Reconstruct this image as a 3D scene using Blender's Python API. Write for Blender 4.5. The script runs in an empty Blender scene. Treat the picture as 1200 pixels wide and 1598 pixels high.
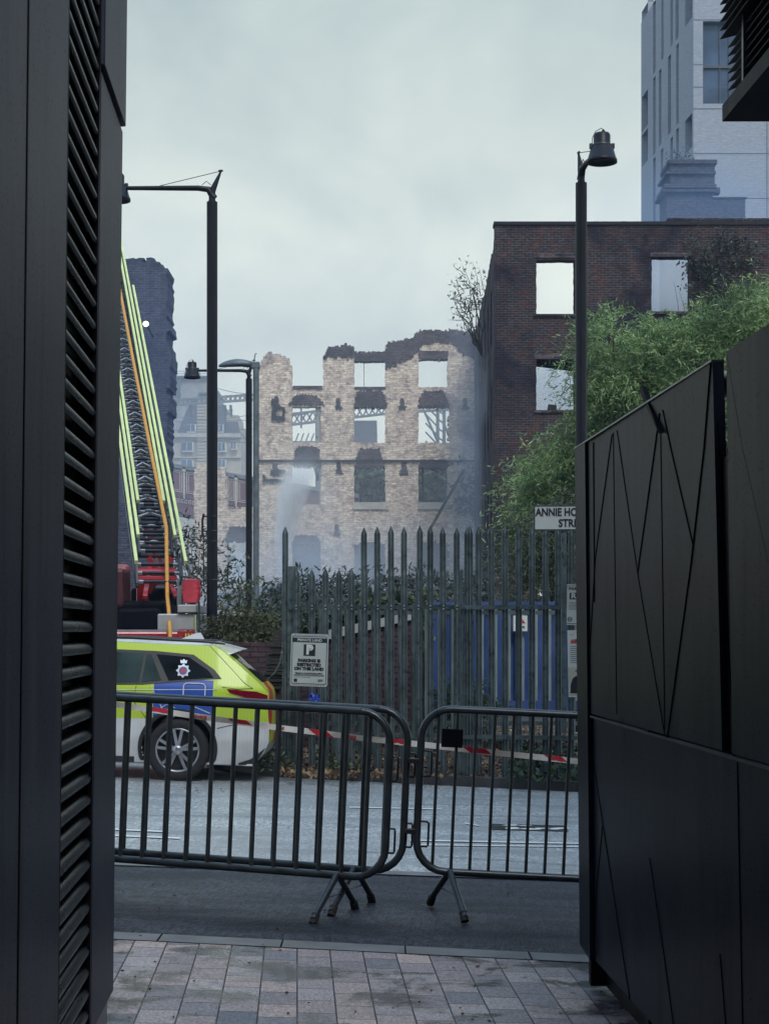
import bpy, bmesh, math, random
import numpy as np
from mathutils import Vector, Matrix, noise as mnoise
C = bpy.context.scene.collection
S = bpy.context.scene
random.seed(7); RNG = np.random.default_rng(7)
F = 2600.0; HY = 985.0; EYE = 1.6; R = math.radians

# ------------------------------------------------------------------ camera, world, light
cd = bpy.data.cameras.new('camera'); cam = bpy.data.objects.new('camera', cd); C.objects.link(cam)
cam.location = (0, 0, EYE); cam.rotation_euler = (R(90), 0, 0)
cd.sensor_fit = 'HORIZONTAL'; cd.sensor_width = 36; cd.lens = 36 * F / 1200
cd.shift_y = (HY - 799) / 1200; cd.clip_start = .05; cd.clip_end = 2000
S.camera = cam
SUN_EL, SUN_AZ = R(50), R(160)
w = bpy.data.worlds.new('World'); S.world = w; w.use_nodes = True
nt = w.node_tree; nt.nodes.clear()
def N(nt, t, **k):
    n = nt.nodes.new(t)
    for a, b in k.items(): setattr(n, a, b)
    return n
out = N(nt, 'ShaderNodeOutputWorld'); bg = N(nt, 'ShaderNodeBackground'); bg.inputs[1].default_value = .1
sky = N(nt, 'ShaderNodeTexSky', sky_type='NISHITA'); sky.sun_disc = False
sky.sun_elevation = SUN_EL; sky.sun_rotation = SUN_AZ; sky.air_density = 2; sky.dust_density = 4
tc = N(nt, 'ShaderNodeTexCoord'); mp = N(nt, 'ShaderNodeMapping'); mp.inputs['Scale'].default_value = (1, 1, 1.25)
nz = N(nt, 'ShaderNodeTexNoise'); nz.inputs['Scale'].default_value = 6.5; nz.inputs['Detail'].default_value = 7; nz.inputs['Roughness'].default_value = .5; nz.inputs['Distortion'].default_value = .3
mp.inputs['Location'].default_value = (.35, 0, .2)
cr = N(nt, 'ShaderNodeValToRGB')
cr.color_ramp.elements[0].position = .30; cr.color_ramp.elements[0].color = (.38, .44, .46, 1)
cr.color_ramp.elements[1].position = .66; cr.color_ramp.elements[1].color = (.60, .645, .61, 1)
sx = N(nt, 'ShaderNodeSeparateXYZ'); er = N(nt, 'ShaderNodeValToRGB')
e = er.color_ramp; e.elements[0].position = 0; e.elements[0].color = (1.14, 1.13, 1.10, 1)
e.elements[1].position = 1; e.elements[1].color = (.98, 1.30, 1.95, 1)
q = e.elements.new(.22); q.color = (1.06, 1.05, 1.01, 1); q = e.elements.new(.38); q.color = (.64, .70, .73, 1)
m1 = N(nt, 'ShaderNodeMix', data_type='RGBA', blend_type='MULTIPLY'); m1.inputs['Factor'].default_value = 1
m2 = N(nt, 'ShaderNodeVectorMath', operation='SCALE'); m2.inputs['Scale'].default_value = 10.5
m3 = N(nt, 'ShaderNodeMix', data_type='RGBA'); m3.inputs['Factor'].default_value = .94
L = nt.links.new
L(tc.outputs['Generated'], mp.inputs['Vector']); L(mp.outputs[0], nz.inputs['Vector']); L(nz.outputs['Fac'], cr.inputs[0])
L(tc.outputs['Generated'], sx.inputs[0]); L(sx.outputs['Z'], er.inputs[0])
L(cr.outputs[0], m1.inputs['A']); L(er.outputs[0], m1.inputs['B']); L(m1.outputs['Result'], m2.inputs[0])
L(sky.outputs[0], m3.inputs['A']); L(m2.outputs[0], m3.inputs['B'])
L(m3.outputs['Result'], bg.inputs[0]); L(bg.outputs[0], out.inputs[0])
sd = bpy.data.lights.new('sun', 'SUN'); sd.energy = 1.5; sd.angle = R(25); sd.color = (1, .97, .93)
so = bpy.data.objects.new('sun', sd); C.objects.link(so)
so.rotation_euler = Vector((-math.sin(SUN_AZ) * math.cos(SUN_EL), -math.cos(SUN_AZ) * math.cos(SUN_EL), -math.sin(SUN_EL))).to_track_quat('-Z', 'Y').to_euler()
S.view_settings.view_transform = 'Standard'; S.view_settings.look = 'None'; S.view_settings.exposure = .5; S.view_settings.gamma = 1
S.render.engine = 'CYCLES'
cy = S.cycles; cy.max_bounces = 6; cy.diffuse_bounces = 3; cy.glossy_bounces = 3; cy.transparent_max_bounces = 12
cy.volume_bounces = 2; cy.volume_step_rate = 1.0; cy.volume_max_steps = 160; cy.use_denoising = True
cy.sample_clamp_indirect = 4; cy.caustics_reflective = False; cy.caustics_refractive = False

# ------------------------------------------------------------------ pixel -> place
def kk(y): return .035
def gz(x, y): return -kk(y) * max(-7, min(7, x))
def P(px, py, Y): return Vector(((px - 600) * Y / F, Y, EYE + (HY - py) * Y / F))
def X(px, Y): return (px - 600) * Y / F
def Z(py, Y): return EYE + (HY - py) * Y / F
def PG(px, py, h=0):
    Y = 10.0
    for _ in range(30): Y = .5 * Y + .5 * (EYE - h - gz(X(px, Y), Y)) * F / (py - HY)
    return Vector((X(px, Y), Y, gz(X(px, Y), Y) + h))

# ------------------------------------------------------------------ materials
MATS = {}
def newmat(name):
    m = bpy.data.materials.new(name); m.use_nodes = True; nt = m.node_tree; nt.nodes.clear()
    o = N(nt, 'ShaderNodeOutputMaterial'); b = N(nt, 'ShaderNodeBsdfPrincipled'); nt.links.new(b.outputs[0], o.inputs[0])
    MATS[name] = m
    return m, nt, b
def mixc(nt, fac, a, b, bt='MIX'):
    n = N(nt, 'ShaderNodeMix', data_type='RGBA', blend_type=bt)
    for s, v in (('Factor', fac), ('A', a), ('B', b)):
        if isinstance(v, (int, float)): n.inputs[s].default_value = v
        elif isinstance(v, (tuple, list)): n.inputs[s].default_value = (*v[:3], 1)
        else: nt.links.new(v, n.inputs[s])
    return n.outputs['Result']
def tnoise(nt, vec, sc, det=4, rough=.55, dist=0):
    n = N(nt, 'ShaderNodeTexNoise'); n.inputs['Scale'].default_value = sc; n.inputs['Detail'].default_value = det
    n.inputs['Roughness'].default_value = rough; n.inputs['Distortion'].default_value = dist
    nt.links.new(vec, n.inputs['Vector']); return n.outputs['Fac']
def ramp(nt, fac, p0, p1, c0=(0, 0, 0), c1=(1, 1, 1)):
    n = N(nt, 'ShaderNodeValToRGB'); n.color_ramp.elements[0].position = p0; n.color_ramp.elements[1].position = p1
    n.color_ramp.elements[0].color = (*c0, 1); n.color_ramp.elements[1].color = (*c1, 1)
    nt.links.new(fac, n.inputs[0]); return n.outputs[0]
def math_(nt, op, a, b=None, c=None):
    n = N(nt, 'ShaderNodeMath', operation=op)
    for i, v in enumerate((a, b, c)):
        if v is None: continue
        if isinstance(v, (int, float)): n.inputs[i].default_value = v
        else: nt.links.new(v, n.inputs[i])
    return n.outputs[0]
def bump(nt, b, h, st=.3, d=.01):
    n = N(nt, 'ShaderNodeBump'); n.inputs['Strength'].default_value = st; n.inputs['Distance'].default_value = d
    nt.links.new(h, n.inputs['Height']); nt.links.new(n.outputs[0], b.inputs['Normal'])
def objv(nt, world=False):
    if world: return N(nt, 'ShaderNodeNewGeometry').outputs['Position']
    return N(nt, 'ShaderNodeTexCoord').outputs['Object']
def mapped(nt, vec, sc):
    m = N(nt, 'ShaderNodeMapping'); m.inputs['Scale'].default_value = sc; nt.links.new(vec, m.inputs['Vector']); return m.outputs[0]
def plain(name, col, rough=.6, metal=0, var=.2, scale=6, bst=.15, bsc=60, dirt=None, spec=.5, coat=0):
    m, nt, b = newmat(name); v = objv(nt)
    f = tnoise(nt, v, scale, 6)
    c = mixc(nt, ramp(nt, f, .3, .7), tuple(x * (1 - var) for x in col), tuple(min(1, x * (1 + var)) for x in col))
    if dirt:
        c = mixc(nt, ramp(nt, tnoise(nt, v, dirt[1], 8, .7), dirt[2], dirt[2] + .15), c, dirt[0])
    nt.links.new(c, b.inputs['Base Color'])
    nt.links.new(math_(nt, 'MULTIPLY_ADD', f, .25, rough - .12), b.inputs['Roughness'])
    b.inputs['Metallic'].default_value = metal; b.inputs['Specular IOR Level'].default_value = spec
    b.inputs['Coat Weight'].default_value = coat; b.inputs['Coat Roughness'].default_value = .06
    if bst: bump(nt, b, tnoise(nt, v, bsc, 4), bst, .004)
    return m
def brick(name, c1, c2, mortar, soot, sth=.5, ssc=.6, bw=.225, bh=.075, ms=.012, blot=.5, blotc=None, rough=.9, extra=None, streak=.75):
    m, nt, b = newmat(name); v = objv(nt)
    s = N(nt, 'ShaderNodeSeparateXYZ'); nt.links.new(v, s.inputs[0])
    u = math_(nt, 'ADD', s.outputs[0], s.outputs[1]); cv = N(nt, 'ShaderNodeCombineXYZ')
    nt.links.new(u, cv.inputs[0]); nt.links.new(s.outputs[2], cv.inputs[1])
    t = N(nt, 'ShaderNodeTexBrick'); nt.links.new(cv.outputs[0], t.inputs['Vector'])
    t.inputs['Scale'].default_value = 1; t.inputs['Brick Width'].default_value = bw; t.inputs['Row Height'].default_value = bh
    t.inputs['Mortar Size'].default_value = ms; t.inputs['Mortar Smooth'].default_value = .3; t.inputs['Bias'].default_value = 0
    t.inputs['Color1'].default_value = (*c1, 1); t.inputs['Color2'].default_value = (*c2, 1); t.inputs['Mortar'].default_value = (*mortar, 1)
    c = t.outputs['Color']
    n1 = tnoise(nt, cv.outputs[0], 2.6, 8, .75)
    c = mixc(nt, math_(nt, 'MULTIPLY', ramp(nt, n1, .48, .62), blot), c, blotc or tuple(x * .35 for x in c2))
    n2 = tnoise(nt, cv.outputs[0], ssc, 6, .6, .5)
    c = mixc(nt, math_(nt, 'MULTIPLY', ramp(nt, n2, sth, sth + .12), .85), c, soot)
    n3 = tnoise(nt, mapped(nt, cv.outputs[0], (5, 13, 1)), 1, 2)
    c = mixc(nt, streak, c, ramp(nt, n3, .3, .7, (.45, .45, .45), (1.35, 1.35, 1.35)), 'MULTIPLY')
    if extra: c = extra(nt, s, c)
    nt.links.new(c, b.inputs['Base Color']); b.inputs['Roughness'].default_value = rough; b.inputs['Specular IOR Level'].default_value = .2
    bump(nt, b, math_(nt, 'ADD', math_(nt, 'MULTIPLY', t.outputs['Fac'], -1), n1), .5, .02)
    return m
def leafmat(name, a, b_, trans=.25, sc=1.2):
    m, nt, b = newmat(name); g = N(nt, 'ShaderNodeNewGeometry')
    c = mixc(nt, g.outputs['Random Per Island'], a, b_)
    c = mixc(nt, ramp(nt, tnoise(nt, g.outputs['Position'], sc, 3), .35, .65), tuple(x * .55 for x in a), c)
    nt.links.new(c, b.inputs['Base Color']); b.inputs['Roughness'].default_value = .6
    tr = N(nt, 'ShaderNodeBsdfTranslucent'); nt.links.new(c, tr.inputs[0])
    mx = N(nt, 'ShaderNodeMixShader'); mx.inputs[0].default_value = trans
    o = [n for n in nt.nodes if n.type == 'OUTPUT_MATERIAL'][0]
    nt.links.new(b.outputs[0], mx.inputs[1]); nt.links.new(tr.outputs[0], mx.inputs[2]); nt.links.new(mx.outputs[0], o.inputs[0])
    return m
def emis(name, col, st):
    m, nt, b = newmat(name); b.inputs['Emission Color'].default_value = (*col, 1); b.inputs['Emission Strength'].default_value = st
    b.inputs['Base Color'].default_value = (*col, 1); return m

# clad wall panels: dark powder-coated steel with rain drops and run marks
def clad(name, col, rough, metal=.0, spec=.3):
    m, nt, b = newmat(name); v = objv(nt)
    st = tnoise(nt, mapped(nt, v, (2.5, 2.5, .22)), 3, 8, .75)
    c = mixc(nt, ramp(nt, st, .35, .72), tuple(x * .6 for x in col), tuple(x * 1.5 for x in col))
    vo = N(nt, 'ShaderNodeTexVoronoi'); vo.inputs['Scale'].default_value = 105
    nt.links.new(mapped(nt, v, (1, .30, .6)), vo.inputs['Vector'])
    sel = tnoise(nt, v, 5, 4, .7)
    drop = math_(nt, 'MULTIPLY', math_(nt, 'LESS_THAN', vo.outputs['Distance'], .22), ramp(nt, sel, .40, .52))
    c = mixc(nt, math_(nt, 'MULTIPLY', drop, .45), c, (.006, .008, .014))
    nt.links.new(c, b.inputs['Base Color']); b.inputs['Metallic'].default_value = metal
    nt.links.new(math_(nt, 'MULTIPLY_ADD', st, .3, rough - .15), b.inputs['Roughness'])
    nt.links.new(math_(nt, 'MULTIPLY', math_(nt, 'MULTIPLY_ADD', drop, -.55, 1), math_(nt, 'MULTIPLY', ramp(nt, st, .3, .75, (.4, .4, .4), (1.6, 1.6, 1.6)), spec)), b.inputs['Specular IOR Level'])
    bump(nt, b, math_(nt, 'ADD', math_(nt, 'MULTIPLY', tnoise(nt, v, 2.2, 2), 2.0), math_(nt, 'MULTIPLY', drop, .35)), .25, .006)
    return m
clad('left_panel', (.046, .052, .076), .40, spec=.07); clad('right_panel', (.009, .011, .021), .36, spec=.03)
plain('black_steel', (.004, .004, .007), .5, 0, .3, spec=.05); plain('louvre_steel', (.011, .014, .020), .30, 0, .3, spec=.16)
plain('seam_black', (.002, .002, .003), .6, spec=.05)
plain('galv', (.11, .145, .155), .5, .55, .35, 3, .2, 30, ((.03, .045, .045), 14, .52))
plain('galv_light', (.22, .27, .28), .5, .4, .3, 3, .2, 30)
plain('barrier_steel', (.045, .057, .066), .33, .5, .35, 9, .2, 50, ((.05, .035, .028), 22, .62))
plain('pole_paint', (.005, .006, .012), .42, 0, .25, spec=.25); plain('pole_grey', (.10, .13, .15), .5, .3, .3)
plain('rubber', (.012, .012, .014), .75); plain('tyre', (.012, .012, .014), .8, 0, .2, 30, .4, 80)
plain('alloy', (.34, .36, .40), .3, .7, .15); plain('alloy_dark', (.03, .03, .035), .4, .5)
plain('white_paint', (.62, .64, .66), .25, 0, .06, 5, 0, coat=.5); plain('black_trim', (.012, .012, .015), .4)
plain('lamp_red', (.16, .006, .018), .08, 0, .2, coat=1); plain('hi_vis', (.50, .66, .05), .4, 0, .08, 5, 0, coat=.4)
plain('truck_red', (.30, .012, .018), .35, 0, .2, coat=.4); plain('bag_red', (.42, .03, .05), .6, 0, .25, 5, .8, 14)
plain('shutter', (.36, .36, .37), .45, .3, .1); plain('ladder_yellow', (.52, .60, .24), .4, 0, .12, 3, .1)
plain('ladder_dark', (.03, .034, .04), .5, .3, .3); plain('ladder_alu', (.36, .39, .41), .45, .5, .2); plain('hose_orange', (.50, .24, .035), .6, 0, .2, 20)
plain('stone_pale', (.42, .40, .36), .85, 0, .2, 2, .3, 20, ((.18, .17, .16), 6, .55)); plain('concrete', (.30, .31, .31), .85, 0, .25, 2, .3, 25, ((.12, .13, .12), 7, .52))
plain('slate', (.07, .085, .11), .6, 0, .3, 3); plain('facade_pale', (.44, .40, .33), .9, 0, .15, 1.5, .2, 8)
plain('window_dark', (.03, .035, .045), .12); plain('window_white', (.55, .56, .55), .5)
plain('char', (.016, .016, .022), .9, 0, .5, 3, .6, 12); pass
plain('purple_iron', (.13, .05, .075), .6, 0, .2, 2); plain('cream_trim', (.46, .42, .38), .7, 0, .1); plain('iron_grey', (.16, .18, .20), .6, .2, .2)
plain('red_iron', (.20, .06, .05), .7, 0, .4, 3)
plain('sign_white', (.56, .60, .58), .45, 0, .05, 4, 0, 30, ((.38, .41, .39), 7, .62)); plain('sign_grey', (.42, .46, .46), .4, 0, .06, 4, 0); plain('sign_black', (.01, .011, .02), .5, 0, 0, 4, 0)
plain('sign_red', (.42, .03, .04), .5); plain('poster_cream', (.42, .42, .36), .5)
plain('tape_white', (.62, .62, .60), .45, 0, .08, 30, 0); plain('tape_red', (.55, .03, .05), .45, 0, .08, 30, 0)
plain('blue_steel', (.032, .065, .19), .45, 0, .3, 2, .2, 20, ((.01, .02, .08), 5, .6)); plain('police_blue', (.02, .06, .36), .35); plain('badge_silver', (.5, .55, .62), .35, .3)
plain('bark', (.05, .042, .035), .9, 0, .4, 8, .7, 20); plain('bark_pale', (.16, .14, .12), .9, 0, .4, 8, .5, 20)
plain('kerb_stone', (.13, .135, .14), .5, 0, .25, 3, .3, 40, ((.06, .06, .065), 8, .55)); plain('granite_flag', (.15, .155, .165), .38, 0, .3, 4, .3, 60)
plain('kerb_wet', (.045, .047, .052), .35, 0, .3, 5)
plain('timber_dark', (.03, .026, .026), .8, 0, .4, 8)
leafmat('leaf_willow', (.095, .19, .065), (.50, .66, .30), .3); leafmat('leaf_ivy', (.018, .045, .018), (.045, .09, .03), .1)
leafmat('leaf_scrub', (.045, .07, .035), (.12, .15, .075), .25); leafmat('leaf_olive', (.06, .065, .025), (.14, .14, .05), .25); leafmat('leaf_litter', (.12, .06, .028), (.36, .24, .13), .05, 3)
leafmat('leaf_grey', (.05, .065, .055), (.10, .12, .10), .2)
emis('lamp_glow', (1, .90, .66), 5)

# ------------------------------------------------------------------ mesh builder
class MB:
    def __init__(s): s.v = []; s.f = []; s.m = []; s.s = []; s.mi = 0; s.sm = False
    def add(s, vs, fs):
        o = len(s.v); s.v += [tuple(v) for v in vs]
        for f in fs: s.f.append(tuple(i + o for i in f)); s.m.append(s.mi); s.s.append(s.sm)
        return s
    def hexa(s, p):   # 8 corners: bottom ring 0-3, top ring 4-7
        return s.add(p, [(3, 2, 1, 0), (4, 5, 6, 7), (0, 1, 5, 4), (1, 2, 6, 5), (2, 3, 7, 6), (3, 0, 4, 7)])
    def box(s, x0, x1, y0, y1, z0, z1):
        return s.hexa([(x0, y0, z0), (x1, y0, z0), (x1, y1, z0), (x0, y1, z0), (x0, y0, z1), (x1, y0, z1), (x1, y1, z1), (x0, y1, z1)])
    def bevbox(s, x0, x1, y0, y1, z0, z1, b=.02):
        bm = bmesh.new(); bmesh.ops.create_cube(bm, size=1)
        bmesh.ops.scale(bm, vec=(x1 - x0, y1 - y0, z1 - z0), verts=bm.verts); bmesh.ops.translate(bm, vec=((x0 + x1) / 2, (y0 + y1) / 2, (z0 + z1) / 2), verts=bm.verts)
        bmesh.ops.bevel(bm, geom=bm.edges[:], offset=b, segments=2, affect='EDGES', profile=.5)
        bm.verts.index_update()
        s.add([v.co[:] for v in bm.verts], [[v.index for v in f.verts] for f in bm.faces]); bm.free(); return s
    def tube(s, pts, r, n=8, cap=True):
        pts = [Vector(p) for p in pts]; rs = r if isinstance(r, (list, tuple)) else [r] * len(pts)
        ring = []; up = None; vs = []
        for i, p in enumerate(pts):
            d = (pts[min(i + 1, len(pts) - 1)] - pts[max(i - 1, 0)]).normalized()
            if up is None:
                up = Vector((0, 0, 1)) if abs(d.z) < .9 else Vector((1, 0, 0))
            a = d.cross(up).normalized(); b = a.cross(d).normalized(); up = b
            for k in range(n):
                t = 2 * math.pi * k / n; vs.append(p + (a * math.cos(t) + b * math.sin(t)) * rs[i])
        fs = []
        for i in range(len(pts) - 1):
            for k in range(n):
                k2 = (k + 1) % n; fs.append((i * n + k, i * n + k2, (i + 1) * n + k2, (i + 1) * n + k))
        s.sm = n > 5; s.add(vs, fs); s.sm = False
        if cap: s.add(vs[:n], [tuple(range(n))[::-1]]); s.add(vs[-n:], [tuple(range(n))])
        return s
    def bar(s, p, q, w, h=None, up=(0, 0, 1)):
        p = Vector(p); q = Vector(q); h = h or w; d = (q - p).normalized(); up = Vector(up)
        if abs(d.dot(up)) > .98: up = Vector((0, 1, 0)) if abs(d.y) < .9 else Vector((1, 0, 0))
        a = d.cross(up).normalized() * w / 2; b = a.cross(d).normalized() * h / 2
        return s.hexa([p - a - b, p + a - b, p + a + b, p - a + b, q - a - b, q + a - b, q + a + b, q - a + b])
    def lathe(s, prof, c=(0, 0, 0), axis='z', n=20):
        vs = []; fs = []; c = Vector(c)
        for (r, h) in prof:
            for k in range(n):
                t = 2 * math.pi * k / n; a, b = r * math.cos(t), r * math.sin(t)
                vs.append(c + Vector({'z': (a, b, h), 'y': (a, h, b), 'x': (h, a, b)}[axis]))
        for i in range(len(prof) - 1):
            for k in range(n):
                k2 = (k + 1) % n; fs.append((i * n + k, i * n + k2, (i + 1) * n + k2, (i + 1) * n + k))
        s.sm = True; s.add(vs, fs); s.sm = False; return s
    def prism(s, pts, y0, y1, plane='xz'):   # outline extruded along the third axis
        n = len(pts)
        def mk(a, b, c): return {'xz': (a, c, b), 'yz': (c, a, b), 'xy': (a, b, c)}[plane]
        vs = [mk(a, b, y0) for a, b in pts] + [mk(a, b, y1) for a, b in pts]
        return s.add(vs, [tuple(range(n)), tuple(range(2 * n - 1, n - 1, -1))] + [(i, i + n, (i + 1) % n + n, (i + 1) % n) for i in range(n)])
    def build(s, name, mat, parent=None, world=False, loc=None):
        vs = s.v
        if parent is not None and world:
            bpy.context.view_layer.update() if False else None
            Mi = (Matrix.Translation(parent.location) @ parent.rotation_euler.to_matrix().to_4x4()).inverted()
            vs = [tuple(Mi @ Vector(v)) for v in vs]
        me = bpy.data.meshes.new(name); me.from_pydata(vs, [], s.f)
        mats = mat if isinstance(mat, (list, tuple)) else [mat]
        for x in mats: me.materials.append(MATS[x])
        me.polygons.foreach_set('material_index', s.m); me.polygons.foreach_set('use_smooth', s.s)
        bm = bmesh.new(); bm.from_mesh(me); bmesh.ops.recalc_face_normals(bm, faces=bm.faces[:]); bm.to_mesh(me); bm.free()
        me.update()
        o = bpy.data.objects.new(name, me); C.objects.link(o)
        if parent is not None: o.parent = parent
        if loc is not None: o.location = loc
        return o
def tag(o, label=None, cat=None, group=None, kind=None):
    if label: o['label'] = label
    if cat: o['category'] = cat
    if group: o['group'] = group
    if kind: o['kind'] = kind
    return o
def thing(name, label, cat, loc=(0, 0, 0), rot=(0, 0, 0), group=None):
    o = bpy.data.objects.new(name, None); C.objects.link(o); o.empty_display_size = .1
    o.location = loc; o.rotation_euler = rot; return tag(o, label, cat, group)
def copy_tree(o, parent=None, depth=0):
    c = o.copy(); C.objects.link(c); c.parent = parent
    for ch in list(o.children): copy_tree(ch, c, depth + 1)
    return c
def quadmesh(name, V, F4, mat, parent=None, smooth=False):
    me = bpy.data.meshes.new(name); V = np.asarray(V, dtype=np.float32); F4 = np.asarray(F4, dtype=np.int32)
    n = F4.shape[1]
    me.vertices.add(len(V)); me.vertices.foreach_set('co', V.ravel()); me.loops.add(F4.size); me.loops.foreach_set('vertex_index', F4.ravel())
    me.polygons.add(len(F4)); me.polygons.foreach_set('loop_start', np.arange(0, F4.size, n, dtype=np.int32)); me.polygons.foreach_set('loop_total', np.full(len(F4), n, dtype=np.int32))
    me.update(calc_edges=True); me.materials.append(MATS[mat]); o = bpy.data.objects.new(name, me); C.objects.link(o)
    if parent is not None: o.parent = parent
    return o
def letters(txt, h, mat, parent, loc, bold=0, wide=1.0, align='CENTER', name='lettering', rot=(R(90), 0, 0)):
    cu = bpy.data.curves.new(name, 'FONT'); cu.body = txt; cu.size = h / .72; cu.align_x = align; cu.align_y = 'CENTER'
    cu.extrude = .0012; cu.offset = bold; cu.resolution_u = 3; cu.materials.append(MATS[mat])
    t = bpy.data.objects.new('tmp', cu); C.objects.link(t)
    me = bpy.data.meshes.new_from_object(t); me.name = name; bpy.data.objects.remove(t)
    o = bpy.data.objects.new(name, me); C.objects.link(o); o.parent = parent; o.location = loc; o.rotation_euler = rot; o.scale = (wide, 1, 1)
    if not me.materials: me.materials.append(MATS[mat])
    return o
# leaf clouds
def leaves(pts, dirs, ln, wd, droop=.3):
    """one narrow diamond leaf per point"""
    n = len(pts); d = dirs + np.array([0, 0, -droop]); d /= np.linalg.norm(d, axis=1)[:, None] + 1e-9
    r = RNG.normal(size=(n, 3)); a = np.cross(d, r); a /= np.linalg.norm(a, axis=1)[:, None] + 1e-9
    l = (ln * RNG.uniform(.6, 1.3, n))[:, None]; w_ = (wd * RNG.uniform(.7, 1.3, n))[:, None]
    V = np.stack([pts, pts + d * l * .45 + a * w_ / 2, pts + d * l, pts + d * l * .45 - a * w_ / 2], 1).reshape(-1, 3)
    return V, np.arange(4 * n).reshape(n, 4)
def sprays(blobs, nspray, nleaf, slen, ln, wd, droop=.5, shell=.55):
    P_, D_ = [], []
    wts = np.array([b[3] ** 2 for b in blobs]); wts = wts / wts.sum()
    for i in RNG.choice(len(blobs), nspray, p=wts):
        b = blobs[i]; sc = np.array([b[3], b[3] * (b[5] if len(b) > 5 else .8), b[3] * (b[4] if len(b) > 4 else .8)])
        u = RNG.normal(size=3); u /= np.linalg.norm(u); rr = shell + (1.08 - shell) * RNG.random() ** .7
        p0 = np.array(b[:3]) + u * sc * rr
        dr = u * .8 + RNG.normal(size=3) * .55 + np.array([0, 0, .25]); dr /= np.linalg.norm(dr)
        t = np.linspace(0, 1, nleaf); L_ = slen * RNG.uniform(.6, 1.3)
        pts = p0 + np.outer(t * L_, dr) + np.outer(t ** 2 * L_ * droop, [0, 0, -1])
        sd_ = RNG.normal(size=(nleaf, 3)) * .8 + dr * .7
        P_.append(pts); D_.append(sd_)
    return leaves(np.concatenate(P_), np.concatenate(D_), ln, wd, droop)
def branches(mb, base, tips, r0, wob=.12):
    base = Vector(base)
    for t in tips:
        t = Vector(t); pts = []; n = 6
        for i in range(n + 1):
            f = i / n; p = base.lerp(t, f); p += Vector((random.uniform(-1, 1), random.uniform(-1, 1), 0)) * wob * math.sin(f * math.pi) * (t - base).length * .3
            pts.append(p)
        mb.tube(pts, [r0 * (1 - .8 * i / n) for i in range(n + 1)], 6)
def tree(name, label, cat, base, blobs, ns, nl, slen, ln, wd, leaf, bark='bark', r0=.05, droop=.5, group=None, shell=.45):
    o = thing(name, label, cat, base, group=group)
    bl = [(b[0] - base[0], b[1] - base[1], b[2] - base[2], *b[3:]) for b in blobs]
    V, F4 = sprays(bl, ns, nl, slen, ln, wd, droop, shell); quadmesh('crown', V, F4, leaf, o)
    mb = MB(); tips = []
    for b in bl:
        for _ in range(3): tips.append((b[0] + random.uniform(-.6, .6) * b[3], b[1] + random.uniform(-.5, .5) * b[3], b[2] + random.uniform(.1, .7) * b[3] * .8))
    branches(mb, (0, 0, 0), tips, r0); mb.build('trunk', bark, o)
    return o
# walls with ragged openings
def mask_cells(mb, keep, x0, x1, z0, z1, cs, y0, y1, jit=.25):
    nx = int(round((x1 - x0) / cs)); nzz = int(round((z1 - z0) / cs)); K = np.zeros((nx + 2, nzz + 2), bool)
    for i in range(nx):
        for j in range(nzz): K[i + 1, j + 1] = keep(x0 + (i + .5) * cs, z0 + (j + .5) * cs)
    vid = {}; vs = []; fs = []
    def vt(i, j, b):
        k = (i, j, b)
        if k not in vid:
            full = K[i, j] and K[i + 1, j] and K[i, j + 1] and K[i + 1, j + 1]
            jx = jz = 0
            if not full:
                h = mnoise.cell_vector(Vector((i * 1.7 + .3, j * 1.3 + .7, 2.5))); jx, jz = (h.x - .5) * jit * cs * 1.6, (h.y - .5) * jit * cs * 1.6
            vid[k] = len(vs); vs.append((x0 + i * cs + jx, y1 if b else y0, z0 + j * cs + jz))
        return vid[k]
    for i in range(nx):
        for j in range(nzz):
            if not K[i + 1, j + 1]: continue
            fs.append((vt(i, j, 0), vt(i + 1, j, 0), vt(i + 1, j + 1, 0), vt(i, j + 1, 0)))
            fs.append((vt(i, j, 1), vt(i, j + 1, 1), vt(i + 1, j + 1, 1), vt(i + 1, j, 1)))
            if not K[i, j + 1]: fs.append((vt(i, j, 0), vt(i, j + 1, 0), vt(i, j + 1, 1), vt(i, j, 1)))
            if not K[i + 2, j + 1]: fs.append((vt(i + 1, j, 0), vt(i + 1, j, 1), vt(i + 1, j + 1, 1), vt(i + 1, j + 1, 0)))
            if not K[i + 1, j]: fs.append((vt(i, j, 0), vt(i, j, 1), vt(i + 1, j, 1), vt(i + 1, j, 0)))
            if not K[i + 1, j + 2]: fs.append((vt(i, j + 1, 0), vt(i + 1, j + 1, 0), vt(i + 1, j + 1, 1), vt(i, j + 1, 1)))
    mb.add(vs, fs); return mb
def pl(pts, x):
    if x <= pts[0][0]: return pts[0][1]
    for (a, b), (c, d) in zip(pts, pts[1:]):
        if x <= c: return b + (d - b) * (x - a) / (c - a)
    return pts[-1][1]
def nz2(x, y, s=1.0, k=0): return mnoise.noise(Vector((x * s, y * s, k * 7.3)))
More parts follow.
